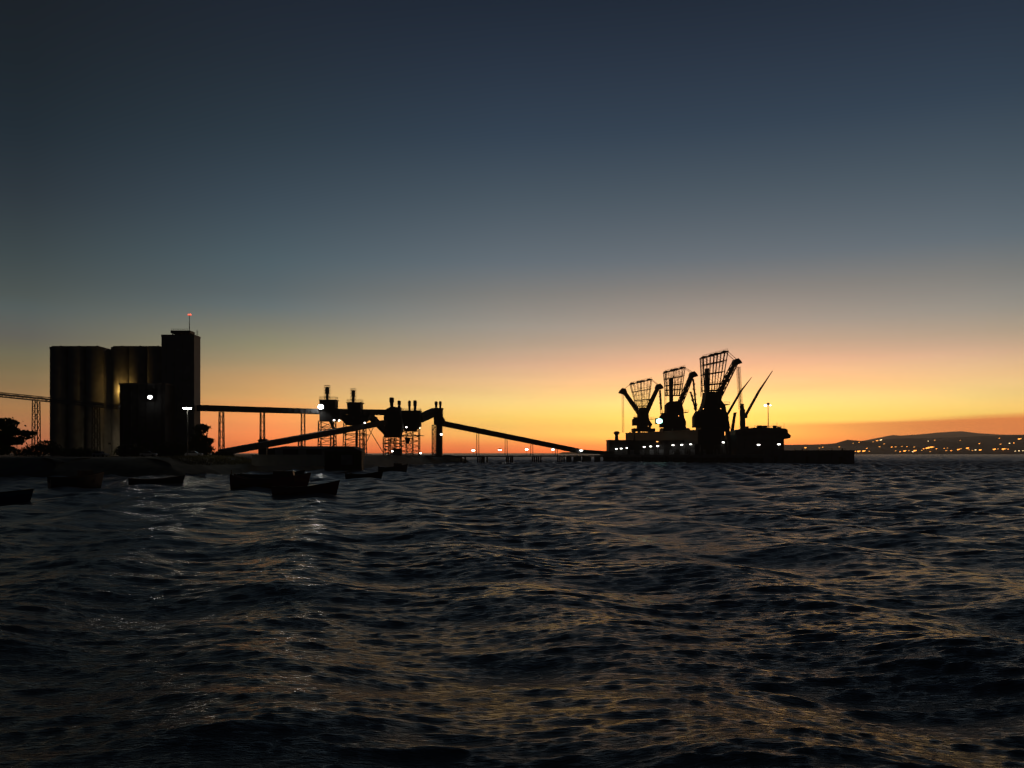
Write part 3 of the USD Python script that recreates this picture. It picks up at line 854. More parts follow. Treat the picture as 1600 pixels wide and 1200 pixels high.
def make_car(label, loc, rz):
    t = thing('parked_car', label, 'car', loc, rz, 'cars parked on the bank')
    loc0 = BASE[str(t.GetPath())]
    side = [(-2.1, .35), (2.1, .35), (2.15, .75), (1.95, .92), (1.05, 1.0), (-1.9, 1.02), (-2.12, .8)]
    cab = [(-1.7, 1.021), (1.0, 1.01), (.35, 1.45), (-1.25, 1.47)]
    part(t, 'body', MB().prism(side, -.85, .85), 'car_paint', world=False)
    part(t, 'cabin', MB().prism(cab, -.74, .74), 'car_glass', world=False)
    part(t, 'roof', MB().prism([(-1.24, 1.471), (.34, 1.451), (.3, 1.5), (-1.2, 1.52)], -.7, .7), 'car_paint', world=False)
    for x in (-1.35, 1.35):
        for s in (-1, 1):
            part(t, 'wheel', MB().tube((x, s * .68, .32), (x, s * .88, .32), .32, n=14), 'black_rubber', world=False)
    return t


c = W(303, 0, 219)
car = make_car('grey car parked beneath the street lamp', (c[0], 219, LAND), .15)
for px, y, rz, lab in ((157, 236, -.2, 'grey car parked in front of the gap between the silo blocks'), (232, 232, .1, 'grey car parked below the floodlit machinery house')):
    copy_of(car, (W(px, 0, y)[0], y, LAND), rz, lab)

# ---------------------------------------------------------------- trees


def crown(pads, n, leaf, rng):
    """Leaf clumps spread through flattened pads: pads = (centre, radii)."""
    V, Fc = [], []
    vol = np.array([np.prod(r) ** .8 for _, r in pads])
    for (c, r), m in zip(pads, (n * vol / vol.sum()).astype(int)):
        d = rng.normal(size=(m, 3)); d /= np.linalg.norm(d, axis=1, keepdims=True)
        d = d * rng.uniform(.25, 1.0, (m, 1)) ** .45 * np.where(rng.random((m, 1)) < .14, rng.uniform(1.0, 1.4, (m, 1)), 1.0)
        bump = .78 + .5 * meshkit.noise(d * 2.2 + np.array(c)[None] * .37)
        p = np.array(c) + d * np.array(r) * bump[:, None]
        u = rng.normal(size=(m, 3)); u /= np.linalg.norm(u, axis=1, keepdims=True)
        w = np.cross(u, rng.normal(size=(m, 3))); w /= np.linalg.norm(w, axis=1, keepdims=True)
        s = leaf * rng.uniform(.6, 1.4, (m, 1))
        q = np.stack([p - u * s, p + w * s * .6, p + u * s, p - w * s * .6], 1)
        V.append(q.reshape(-1, 3))
    V = np.vstack(V)
    i = np.arange(len(V) // 4)[:, None] * 4
    return MB().add(V, np.vstack([i + [0, 1, 2], i + [0, 2, 3]]))


def tree(name, label, foot, pads, n, leaf, mat='pine_leaf', r=.3, seed=1, cat='tree', group=None):
    rng = np.random.default_rng(seed)
    foot = np.asarray(foot, float)
    t = thing(name, label, cat, foot, group=group)
    hi = max(pads, key=lambda q: q[0][2])
    mb = MB()
    fork = foot + (np.array(hi[0]) - foot) * [.35, .35, .55]
    mb.tube(foot - [0, 0, .4], fork, r, r * .7, 8)
    for c, rr in pads:
        mb.tube(fork, np.array(c), r * .6, r * .22, 6)
        for k in range(3):
            mb.tube(np.array(c) * .6 + fork * .4, np.array(c) + rng.normal(size=3) * np.array(rr) * .5, r * .22, r * .08, 5)
    part(t, 'trunk', mb, 'bark', smooth=60)
    part(t, 'crown', crown(pads, n, leaf, rng), mat)
    return t


def pad(px, py, y, rx, ry, rz):
    """A foliage pad at a pixel, radii rx and rz in photograph pixels, ry in metres."""
    k = y / F
    return (W(px, py, y), (rx * k, ry, rz * k))


Yt = 195.0
tree('umbrella_pine', 'umbrella pine with layered flat crowns at the left edge', W(-6, 713, Yt) * [1, 1, 0] + [0, 0, LAND], [pad(2, 660, Yt, 25, 3.2, 6), pad(-22, 664, Yt + 1, 22, 3, 9), pad(8, 673, Yt - .5, 22, 3, 9), pad(-8, 686, Yt, 26, 3.4, 12), pad(41, 677, Yt, 13, 1.8, 4.2), pad(23, 689, Yt + .5, 13, 2, 6), pad(-4, 702, Yt, 26, 3, 9), pad(40, 683, Yt + .7, 9, 1.4, 2.6)], 9000, .3, seed=3, r=.34)
Yt = 240.0
tree('shrub', 'dark mounded shrub in front of the left foot of the silos', W(66, 713, Yt) * [1, 1, 0] + [0, 0, LAND], [pad(60, 703, Yt, 24, 3, 8), pad(74, 698, Yt, 14, 3, 9), pad(36, 707, Yt, 16, 2.5, 5), pad(92, 706, Yt, 16, 2.5, 6)], 3600, .26, 'bush_leaf', .12, 5, 'shrub')
Yt = 262.0
tree('broad_tree', 'dark uneven tree against the right foot of the elevator tower', W(318, 713, Yt) * [1, 1, 0] + [0, 0, LAND], [pad(314, 671, Yt, 11, 2.5, 7), pad(318, 668, Yt + 1, 9, 2.3, 4.5), pad(312, 686, Yt, 12, 2.5, 9), pad(324, 690, Yt, 9, 2, 5), pad(319, 702, Yt, 14, 2.5, 9), pad(330, 687.5, Yt, 4, 1.2, 3), pad(304, 700, Yt, 16, 2.5, 11)], 7000, .28, 'bush_leaf', .26, 7)
Yt = 255.0
for k, (px, py, rx, rz, lab) in enumerate(((125, 707, 22, 7, 'low dark shrub at the foot of the left silo block'), (205, 703, 22, 10, 'dim olive shrub below the machinery house'), (268, 701, 22, 12, 'dim rounded shrub at the foot of the elevator tower'), (347, 709, 14, 4, 'low shrub where the inclined bridge meets the ground'))):
    tree('shrub', lab, W(px, 713, Yt + k) * [1, 1, 0] + [0, 0, LAND], [pad(px, py, Yt + k, rx, 2.6, rz), pad(px - rx * .6, py + 3, Yt + k, rx * .6, 2, rz * .7), pad(px + rx * .7, py + 2.5, Yt + k, rx * .55, 2, rz * .7)], 2600, .24, 'bush_leaf', .1, 20 + k, 'shrub')

# grass on the bank beneath the street lamp
rng = np.random.default_rng(31)
n = 9000
gx = rng.uniform(W(270, 0, 205)[0], W(398, 0, 205)[0], n); gy = rng.uniform(196, 232, n)
P = np.array(SHORE)
from shapely.geometry import LineString, Point
line = LineString(P)
keep, zz = [], []
prof_d, prof_z = [0, 1.5, 3, 4.5, 6, 8, 10, 13], [.1, .9, 1.5, 2.2, 2.8, 3.4, 3.8, LAND]
import shapely
dd = shapely.distance(shapely.points(gx, gy), line)
inl = gy > np.interp(gx, P[3:16, 0], P[3:16, 1])
ok = inl & (dd > 4.5) & ~((gx > W(391, 0, Yw)[0]) & (gy > Yw - .3))
gx, gy, dd = gx[ok], gy[ok], dd[ok]
gz = np.interp(dd, prof_d, prof_z) - .15
h = rng.uniform(.25, .75, len(gx)); ang = rng.uniform(0, 2 * np.pi, len(gx))
b0 = np.stack([gx + np.cos(ang) * .09, gy + np.sin(ang) * .09, gz], 1); b1 = np.stack([gx - np.cos(ang) * .09, gy - np.sin(ang) * .09, gz], 1)
tp = np.stack([gx + rng.normal(size=len(gx)) * .15, gy + rng.normal(size=len(gx)) * .15, gz + h], 1)
V = np.stack([b0, b1, tp], 1).reshape(-1, 3)
g = usdkit.mesh(stage, '/World/grass', (V, np.arange(len(V)).reshape(-1, 3)), M['grass_blade'])
tag(g.GetPrim(), 'rough grass on the bank below the street lamp', 'grass', kind='stuff')

# ---------------------------------------------------------------- boats


def make_boat(label, stern, bow, beam, free, bowrise, sternrise=.25, hull='dark_hull', motor=False, cuddy=False, post=False, z0=0.0, group='small boats moored off the bank', name='moored_boat'):
    """An open wooden boat. stern, bow: (x, y) of its ends on the water."""
    stern, bow = np.asarray(stern, float), np.asarray(bow, float)
    L = np.linalg.norm(bow - stern)
    d = (bow - stern) / L
    rz = math.atan2(d[1], d[0])
    t = thing(name, label, 'boat', (*((stern + bow) / 2), z0), rz, group)
    ns, nr = 22, 8

    def section(u):
        w = beam / 2 * (max(0.0, 1 - max(0, (u - .42) / .58) ** 2.2)) * (.78 + .22 * math.sin(min(1, u / .42) * math.pi / 2))
        sheer = free + bowrise * max(0, (u - .3) / .7) ** 2.1 + sternrise * max(0, (.25 - u) / .25) ** 1.6
        keel = -.35 + .25 * max(0, (u - .8) / .2) ** 2
        return max(w, .03), sheer, keel

    def shell(off, drop=0.0):
        V = []
        for i in range(ns + 1):
            u = i / ns
            w, sh, ke = section(u)
            rake = (u - .5) * L
            for j in range(2 * nr + 1):
                a = (j - nr) / nr
                s = abs(a)
                yy = math.copysign(max(w - off, .01) * (1 - (1 - s) ** 2.1) if s < 1 else max(w - off, .01), a)
                z = ke + off + (sh - ke - off - drop) * s ** 2.0
                flare = .06 * L * max(0, (u - .75) / .25) * (z - ke) / (sh - ke)
                V.append((rake + flare - off * (u - .5) * .8, yy, z))
        return np.array(V)
    m = 2 * nr + 1
    i = (np.arange(ns)[:, None] * m + np.arange(m - 1)).ravel()
    q = np.vstack([np.stack([i, i + m, i + m + 1], 1), np.stack([i, i + m + 1, i + 1], 1)])
    out, inn = shell(0), shell(.06)
    mb = MB().add(out, q[:, ::-1]).add(inn, q)
    # rim between outer and inner skins, and the transom
    for e in (0, m - 1):
        k = np.arange(ns + 1) * m + e
        rim = np.vstack([out[k], inn[k]])
        j = np.arange(ns)
        mb.add(rim, np.vstack([np.stack([j, j + 1, j + ns + 2], 1), np.stack([j, j + ns + 2, j + ns + 1], 1)]))
    for S, flip in ((out, 1), (inn, -1)):
        c = S[:m].mean(0)
        j = np.arange(m - 1)
        f = np.stack([j, j + 1, j * 0 + m], 1)
        mb.add(np.vstack([S[:m], c]), f[:, ::flip])
    part(t, 'hull', mb, hull, smooth=45, world=False)
    for e in (0, m - 1):
        g = MB()
        k = np.arange(0, ns + 1) * m + e
        pts = out[k]
        for a, b in zip(pts[:-1], pts[1:]):
            g.bar(a + [0, 0, .03], b + [0, 0, .03], .11, .09)
        part(t, 'gunwale', g, 'wood', world=False)
    for u in (.22, .45, .66):
        w, sh, ke = section(u)
        part(t, 'thwart', MB().box(((u - .5) * L, 0, sh * .62), (.3, w * 1.7, .05)), 'wood', world=False)
    if motor:
        x = -.5 * L - .15
        o = part(t, 'outboard_motor', MB().box((x, 0, free + .35), (.42, .34, .5)).bar((x - .02, 0, free + .1), (x - .1, 0, -.5), .16), 'black_rubber', world=False)
    if cuddy:
        w, sh, ke = section(.7)
        u0, u1 = .5 * L * .18, .5 * L * .62
        part(t, 'cuddy', MB().frustum((.2 * L, 0, free * .5), .30 * L, w * 1.5, (.19 * L, 0, free + bowrise * .5 + .7), .26 * L, w * 1.15), 'wood', world=False)
    if post:
        part(t, 'stern_post', MB().tube((-.5 * L + .1, 0, 0), (-.5 * L - .05, 0, free + 1.35), .1, .07, 8), 'wood', world=False)
    return t


def afloat(label, px0, px1, wl, turn=0.0, **kw):
    """A boat between two pixels at a waterline; turn = extra depth in metres from stern to bow."""
    y = 6710 / (wl - HZ)
    a, b = W(px0, 0, y)[0], W(px1, 0, y)[0]
    return make_boat(label, (a, y - turn / 2), (b, y + turn / 2), **kw)


afloat('red-brown open wooden boat with a high bow, nearest the camera', 427, 527, 774.5, -1.5, beam=2.3, free=.95, bowrise=.85, sternrise=.1, hull='red_hull')
afloat('large dark red fishing boat with stern post, lying behind the open wooden boat', 364, 478, 764, 1.0, beam=3.2, free=1.35, bowrise=.9, sternrise=.75, hull='red_hull', cuddy=True, post=True)
afloat('dark boat lying close behind the dark red fishing boat', 374, 470, 752, 1.0, beam=2.8, free=1.1, bowrise=.9, hull='dark_hull')
afloat('dark high-sided boat seen end on, below the left silo block', 90, 146, 762.5, 4.5, beam=2.7, free=1.5, bowrise=.7, sternrise=.1, hull='dark_hull', cuddy=True)
afloat('low dark boat with pale thwarts below the machinery house', 206, 282, 756, 1.5, beam=2.4, free=.7, bowrise=.7, hull='dark_hull')
afloat('dark blue boat with outboard motor cut by the left edge', -60, 55, 783.5, -2.0, beam=2.5, free=.85, bowrise=.45, hull='blue_hull', motor=True)
afloat('long low dark boat close to the bank at the left edge', -30, 62, 745.5, 1.0, beam=2.4, free=.6, bowrise=.5, hull='dark_hull')
afloat('dark boat moored off the boathouse, right of the open wooden boat', 541, 597, 747.5, -2.0, beam=2.5, free=.75, bowrise=.75, hull='dark_hull')
afloat('dark boat with cabin beside the bank, rightmost of the moored boats', 592, 634, 737.5, 2.0, beam=2.8, free=1.2, bowrise=.9, hull='dark_hull', cuddy=True)
afloat('small white dinghy beside the bank under the street lamp', 291, 319, 745.8, .5, beam=1.5, free=.6, bowrise=.35, hull='white_hull')

# ---------------------------------------------------------------- quay
QA, QB = np.array([W(938, 0, 486)[0], 486.0]), np.array([W(1335, 0, 374)[0], 374.0])
ZQ, ZH = 4.3, 6.3
dq_ = (QB - QA) / np.linalg.norm(QB - QA)
nq = np.array([-dq_[1], dq_[0]])
mid = QA + (QB - QA) * .70
t = thing('quay', 'long dark concrete quay carrying the ship unloaders, ending in a square head at right', 'quay', (*QA, 0))
part(t, 'deck', MB().slab([QA, mid, mid + nq * 22, QA + nq * 22], ZQ - 1.6, ZQ), 'concrete')
part(t, 'head_block', MB().slab([mid + dq_ * .02, QB, QB + [6.5, 20], mid + dq_ * .02 + nq * 14 + [1, 8]], -3, ZH), 'concrete')
part(t, 'rear_deck', MB().slab([(86, 470), (112, 448), (112, 690), (78, 690)], ZQ - 1.6, ZQ - .01), 'concrete')
mb = MB().slab([QA + nq * 1.2 + dq_, mid + nq * 1.2, mid + nq * 2.0, QA + nq * 2.0 + dq_], -3, ZQ - 1.61)
part(t, 'front_wall', mb, 'wet_stone')
Lq = np.linalg.norm(mid - QA)
for k in range(22):
    c = QA + dq_ * (Lq * (k + .5) / 22) + nq * .6
    part(t, 'pile', MB().tube((*c, -3), (*c, ZQ - 1.6), .5, n=8), 'wet_stone', smooth=50)
for k in range(9):
    c = QA + dq_ * (np.linalg.norm(QB - QA) * (.1 + .88 * k / 8.2)) - nq * .25
    part(t, 'fender', MB().box((*c, 1.9), (1.2, .5, 3.0), math.atan2(dq_[1], dq_[0])), 'black_rubber')
for k in range(8):
    c = QA + dq_ * (np.linalg.norm(QB - QA) * (.06 + .9 * k / 7)) + nq * .8
    z = ZQ if k < 6 else ZH
    part(t, 'bollard', MB().tube((*c, z), (*c, z + .55), .28, .2, 8).tube((*c, z + .55), (*c, z + .75), .4, .34, 8), 'dark_steel')

for k in range(7):
    c = QA + dq_ * (np.linalg.norm(QB - QA) * (.73 + .24 * k / 6)) - nq * .12
    part(t, 'ladder', MB().bar((c[0] - .2, c[1], -.5), (c[0] - .2, c[1], ZH + .9), .08).bar((c[0] + .2, c[1], -.5), (c[0] + .2, c[1], ZH + .9), .08).lattice(((c[0] - .2, c[1], -.5), (c[0] - .2, c[1], ZH)), ((c[0] + .2, c[1], -.5), (c[0] + .2, c[1], ZH)), 10, .06), 'rusty_steel')

# low cabin at the left end, with its round-headed ventilator
Yq = 520.0
t = thing('quay_cabin', 'low flat cabin with a mushroom ventilator at the left end of the quay', 'hut', W(964, 712, Yq) * [1, 1, 0] + [0, 0, ZQ])
part(t, 'wall', bx(951.5, 985, 688.5, 711, Yq, 14), 'cladding')
part(t, 'roof', bx(950.5, 986, 687.3, 688.5, Yq - .4, 14.8), 'roof_sheet')
c = W(963.5, 687.3, Yq + 3); k_ = Yq / F
part(t, 'ventilator', MB().tube(c, c + [0, 0, 10 * k_], 1.1, .9, 10).tube(c + [0, 0, 8 * k_], c + [0, 0, 11.2 * k_], 1.2, 2.0, 12).tube(c + [0, 0, 11.2 * k_], c + [0, 0, 13.5 * k_], 2.0, 1.0, 12), 'dark_steel', smooth=40)

# enclosed gallery along the quay at the height of the crane portals
g0, g1 = W(990, 0, 640), W(1109, 0, 432)
t = thing('quay_gallery', 'long dark enclosed conveyor gallery on posts along the quay under the cranes', 'conveyor bridge', (g0[0], g0[1], ZQ))
A_, B_ = np.array([g0[0], 640.0, 0]), np.array([g1[0], 432.0, 0])
part(t, 'gallery', MB().bar(A_ + [0, 0, 16.2], B_ + [0, 0, 13.0], 12, 7.0), 'cladding')
part(t, 'gallery_roof', MB().bar(A_ + [0, 0, 19.85], B_ + [0, 0, 16.65], 12.6, .25), 'roof_sheet')
mb = MB()
for k in range(12):
    c = A_ + (B_ - A_) * (k + .5) / 12
    z = 12.7 - 3.2 * (k + .5) / 12 + .2
    for s in (-5, 5):
        part(t, 'post', MB().bar((c[0] + s, c[1], ZQ), (c[0] + s, c[1], z), .6), 'dark_steel')
    if k % 2 == 0:
        zr = 20.0 - 3.2 * (k + .5) / 12
        part(t, 'roof_vent', MB().frustum((c[0] - 4.2, c[1], zr - .1), 1.6, 1.6, (c[0] - 4.2, c[1], zr + .7 + .25 * (k % 3)), 1.1, 1.1), 'dark_steel')
    mb.lattice(((c[0] - 5, c[1], ZQ), (c[0] - 5, c[1], z)), ((c[0] + 5, c[1], ZQ), (c[0] + 5, c[1], z)), 2, .25)
part(t, 'bracing', mb, 'dark_steel')
t = thing('quay_store', 'long low grey store under the quay gallery, lit by a row of lamps', 'shed', (88, 470, ZQ))
s0, s1 = W(990, 0, 488), W(1138, 0, 440)
S0, S1 = np.array([s0[0], 488.0, 0]), np.array([s1[0], 440.0, 0])
hs = 7.6
part(t, 'wall', MB().bar(S0 + [0, 6, ZQ + hs / 2], S1 + [0, 6, ZQ + hs / 2], 8, hs), 'cladding')
part(t, 'roof', MB().bar(S0 + [0, 6, ZQ + hs + .12], S1 + [0, 6, ZQ + hs + .12], 8.8, .22), 'roof_sheet')
ds = (S1 - S0) / np.linalg.norm(S1 - S0)
fs = np.array([ds[1], -ds[0], 0]); fs = fs if fs[1] < 0 else -fs
for k in range(9):
    c = S0 + (S1 - S0) * (k + .5) / 9 + [0, 6, 0] + fs * 4.03
    part(t, 'door', MB().bar(c - ds * 1.5 + [0, 0, ZQ + 1.3], c + ds * 1.5 + [0, 0, ZQ + 1.3], .1, 2.6), 'grey_steel')

# ---------------------------------------------------------------- ship unloaders
def unloader(label, y, o):
    """A quay crane drawn in photograph pixels at depth y, with real depth in metres.
    The fan mast, the legs and the house have depth across the view of about their own width."""
    k = y / F
    P = lambda px, py, d=0.0: W(px, py, y) + np.array([0, d, 0])
    t = thing('ship_unloader', label, 'crane', W(o['cx'], 700, y) * [1, 1, 0] + [0, 0, ZQ], group='ship unloader cranes on the quay')
    D = o['depth']
    # portal legs and portal beam
    for s in (o['portal'][0], o['portal'][1]):
        for d in (-D, D):
            f = P(s, 700, d); f[2] = ZQ
            part(t, 'portal_leg', MB().bar(f, P(s + (o['cx'] - s) * .12, o['deck'], d), 1.3), 'dark_steel')
    part(t, 'portal_beam', MB().box((P(o['cx'], 0)[0], y, P(0, o['deck'])[2]), ((o['portal'][1] - o['portal'][0]) * k, 2 * D + 1.2, 2.2)), 'dark_steel')
    # slewing house, built from profile
    part(t, 'machinery_house', MB().prism(px_poly(o['house'], y), y - D * .8, y + D * .8), 'cladding')
    for a, b, z in o['balcony']:
        m = MB().box(((P(a, 0)[0] + P(b, 0)[0]) / 2, y, P(0, z)[2]), ((b - a) * k, 2 * D * .8, .3))
        x0, x1 = P(a, 0)[0], P(b, 0)[0]
        m.railing([(x0, y - D * .8, P(0, z)[2] + .1), (x1, y - D * .8, P(0, z)[2] + .1)], 1.2, .1, 1.5)
        m.bar((x0, y, P(0, z)[2] - .2), ((x0 + x1) / 2 + (P(o['cx'], 0)[0] - (x0 + x1) / 2) * .3, y, P(0, z + 7)[2]), .35)
        part(t, 'balcony', m, 'dark_steel')
    for pts in o.get('block', []):
        part(t, 'side_cabin', MB().prism(px_poly(pts, y), y - D * .55, y + D * .5), 'cladding')
    # fan mast
    (bl, br, bz), (tl, tlz, tr, trz) = o['base'], o['top']
    n = o['n']
    mast = MB(); rails = MB()
    for d in (-D * .55, D * .55):
        for j in range(n):
            u = j / (n - 1)
            b_, t_ = P(bl + (br - bl) * u, bz, d), P(tl + (tr - tl) * u, tlz + (trz - tlz) * u, d)
            mast.bar(b_, t_, .45 if j in (0, n - 1, n // 2) else .28)
        for lev in o['rows']:
            rails.bar(P(bl + (tl - bl) * lev - 1, bz + (tlz - bz) * lev, d), P(br + (tr - br) * lev + 1, bz + (trz - bz) * lev, d), .5, .4)
        m2 = MB()
        m2.lattice((P(bl, bz, d), P(tl, tlz, d)), (P((bl + br) / 2, bz, d), P((tl + tr) / 2, (tlz + trz) / 2, d)), 4, .12)
        m2.lattice((P((bl + br) / 2, bz, d), P((tl + tr) / 2, (tlz + trz) / 2, d)), (P(br, bz, d), P(tr, trz, d)), 4, .12)
        part(t, 'mast_bracing', m2, 'dark_steel')
    part(t, 'mast_frame', mast, 'dark_steel')
    part(t, 'mast_walkway', rails, 'dark_steel')
    hd = MB()
    hd.bar(P(tl - 1, tlz), P(tr + 1, trz), 2 * D * .55 + .8, .55)
    for u, s in ((.08, 2.6), (.42, 3.4), (.58, 3.0), (.88, 2.4)):
        hd.box(P(tl + (tr - tl) * u, tlz + (trz - tlz) * u - .6), (s * 1.5 * k * 1.3, 2 * D * .6, 2.0 * k * 1.2))
    part(t, 'mast_head', hd, 'dark_steel')
    part(t, 'top_railing', MB().railing([P(tl, tlz - .8, -D * .5), P(tr, trz - .8, -D * .5)], 1.0, .1, 2), 'dark_steel')
    if 'column' in o:
        x0, x1, z0, z1 = o['column']
        part(t, 'elevator_column', MB().box(((P(x0, 0)[0] + P(x1, 0)[0]) / 2, y - .5, (P(0, z0)[2] + P(0, z1)[2]) / 2), ((x1 - x0) * k, 2.6, P(0, z0)[2] - P(0, z1)[2])), 'dark_steel')
    # booms
    for (fx, fz), (hx, hz), th in o['booms']:
        a_, b_ = P(fx, fz), P(hx, hz)
        ax = (b_ - a_) / np.linalg.norm(b_ - a_)
        nn = np.array([-ax[2], 0, ax[0]])
        m = MB(); w = D * .5; h = th * k * .5
        chord = []
        for sd in (-1, 1):
            for sh in (-1, 1):
                p0, p1 = a_ + nn * sh * h * 1.05 + [0, sd * w, 0], b_ + nn * sh * h * .8 + [0, sd * w * .8, 0]
                m.bar(p0, p1, .5)
                chord.append((p0, p1))
        m.lattice(chord[0], chord[1], 9, .3).lattice(chord[2], chord[3], 9, .3).lattice(chord[0], chord[2], 7, .25).lattice(chord[1], chord[3], 7, .25)
        bm = part(t, 'boom', m, 'dark_steel')
        part(bm, 'belt_trough', MB().bar(a_, b_, w * 1.1, h * .9), 'dark_steel')
        sg = 1 if hx > fx else -1
        hm = MB().prism(px_poly([(hx - 4.5 * sg, hz + 1), (hx - 2.5 * sg, hz - 4), (hx + 3 * sg, hz - 5.5), (hx + 7 * sg, hz - 1.5), (hx + 8.5 * sg, hz + 2), (hx + 3 * sg, hz + 3.5), (hx - 2 * sg, hz + 5)][::sg], y), y - D * .5, y + D * .5)
        part(bm, 'boom_head', hm, 'dark_steel')
        tie = MB()
        tx, tz = (tr, trz) if sg > 0 else (tl, tlz)
        for d in (-D * .4, D * .4):
            tie.bar(P(tx, tz, d), P(hx, hz - 4, d), .22)
        part(bm, 'tie_rod', tie, 'dark_steel')
    for (x0, z0), (x1, z1), r in o['ropes']:
        m = MB()
        for d in (-.8, .8):
            m.bar(P(x0 - 1, z0, d), P(x1 - 1, z1, d), r).bar(P(x0 + 1.2, z0, d), P(x1 + 1.2, z1, d), r)
        part(t, 'hoist_rope', m, 'dark_steel')
    for pts in o.get('pipe', []):
        m = MB()
        for (x0, z0), (x1, z1) in zip(pts[:-1], pts[1:]):
            a_, b_ = P(x0, z0), P(x1, z1)
            m.bar(a_, b_, .9)
            m.lattice((a_ + [-1, 0, 0], b_ + [-1, 0, 0]), (a_ + [1, 0, 0], b_ + [1, 0, 0]), 6, .22)
        part(t, 'suction_pipe', m, 'dark_steel')
    return t


unloader('leftmost and smallest ship unloader, with two booms spread in a V', 610.0, dict(
    cx=1005, depth=4.5, portal=(988, 1022), deck=672,
    house=[(996, 671), (1015, 671), (1018, 663), (1013, 656), (1012, 641), (1009, 637), (999, 637), (997, 642), (996, 655)],
    balcony=[(1012, 1021, 655), (990, 996, 652)], block=[[(988, 665), (996, 665), (996, 653), (991, 653), (988, 656)]],
    base=(995, 1012, 637), top=(985, 600.5, 1017.5, 593), n=7, rows=(.06, .3, .66), booms=[((999, 646), (975, 612), 5.0), ((1010, 644), (1028, 605), 5.0)],
    ropes=[((973, 616), (973.5, 676), .14), ((1031, 608), (1034, 654), .2)], pipe=[[(1031, 610), (1033, 640)]]))
unloader('middle ship unloader, one raised boom right of its fan mast', 520.0, dict(
    cx=1053, depth=5.0, portal=(1034, 1074), deck=672,
    house=[(1038, 671), (1070, 671), (1070, 660), (1067, 652), (1066, 640), (1063, 628), (1058, 627), (1045, 628), (1040, 633), (1040, 652)],
    balcony=[(1064, 1074, 644.5), (1033, 1041, 646)], block=[[(1031, 668), (1039.9, 668), (1039.9, 647), (1036, 646), (1031, 651)]],
    base=(1041, 1063, 618), top=(1038, 582.5, 1069, 574.5), n=7, rows=(0.0, .22, .42, .7), column=(1046, 1051, 591, 628), booms=[((1062, 631), (1081, 586), 6.0)],
    ropes=[((1040, 582), (1039, 650), .14)], pipe=[[(1083, 592), (1088, 640)], [(1079, 612), (1090, 652)]]))
unloader('rightmost and largest ship unloader, tall fan mast and raised boom', 440.0, dict(
    cx=1113, depth=5.5, portal=(1092, 1136), deck=671,
    house=[(1094, 670), (1138, 670), (1133, 648), (1130, 634), (1124, 626), (1127, 613), (1101, 613), (1099, 626), (1096, 636), (1092, 643), (1091, 655)],
    balcony=[(1128, 1137, 632.5)], block=[[(1083, 668), (1093.5, 668), (1091, 643), (1088, 643), (1083, 651)]],
    base=(1099, 1125, 612), top=(1096, 560, 1135, 549.5), n=8, rows=(.03, .2, .5, .78), column=(1101.5, 1107, 576, 613), booms=[((1123, 617), (1149, 566), 7.5)],
    ropes=[((1152, 573), (1156, 640), .13), ((1155, 573), (1159, 640), .13), ((1097, 562), (1096, 620), .14)]))

c = W(1030, 658, 508)
floodlight('crane_floodlight', 'brilliant greenish floodlight between the left and middle ship unloaders', c, (0, -1, -.05), 3.9, 'lamp_green', c + [1.5, 3, -2.5])
c = W(1087.5, 658, 470)
floodlight('crane_floodlight', 'brilliant cold white floodlight at the left foot of the largest ship unloader', c, (0, -1, -.05), 2.9, 'lamp_cold', c + [1.5, 3, -2])
for px, py, y, lab in ((1099, 638.8, 434, 'faint small lamp on the left shoulder of the largest unloader'), (1126, 638.5, 434, 'faint small lamp on the right shoulder of the largest unloader'), (1060.5, 650, 514, 'faint small lamp on the house of the middle unloader'), (1013, 666, 602, 'faint small lamp at the right foot of the smallest unloader')):
    dash(lab, px, py, y, .5, 'lamp_orange', 'faint lamps on the ship unloaders', 'crane_lamp')

QL = [(963, 701, 516), (970.5, 700.3, 516), (979.5, 699.2, 516), (1006.5, 697.8, 478), (1016.5, 697, 475), (1027.5, 696.5, 472), (1051.5, 695, 465), (1065, 694.3, 461), (1079, 693.5, 457), (1111, 691.6, 447), (1130, 690.6, 442)]
desc = ['first lamp from the left on the quay cabin', 'middle one of three lamps on the quay cabin', 'right one of three lamps on the quay cabin', 'left lamp of three below the smallest unloader', 'middle lamp of three below the smallest unloader', 'right lamp of three below the smallest unloader', 'left lamp of three below the middle unloader', 'middle lamp of three below the middle unloader', 'right lamp of three below the middle unloader', 'left lamp of two below the largest unloader', 'right lamp of two below the largest unloader']
for (px, py, y), lab in zip(QL, desc):
    c = W(px, py, y)
    post_lamp('quay_lamp', 'white ' + lab, (c[0], y, ZQ), c[2] - ZQ, 1.35, 'lamp_white', group='row of white lamps along the quay', cat='lamp')
c = W(1027, 689.5, 474)
post_lamp('quay_lamp', 'orange lamp just above the row of white quay lamps', (c[0], 474, ZQ), c[2] - ZQ, 1.2, 'lamp_orange', cat='lamp')

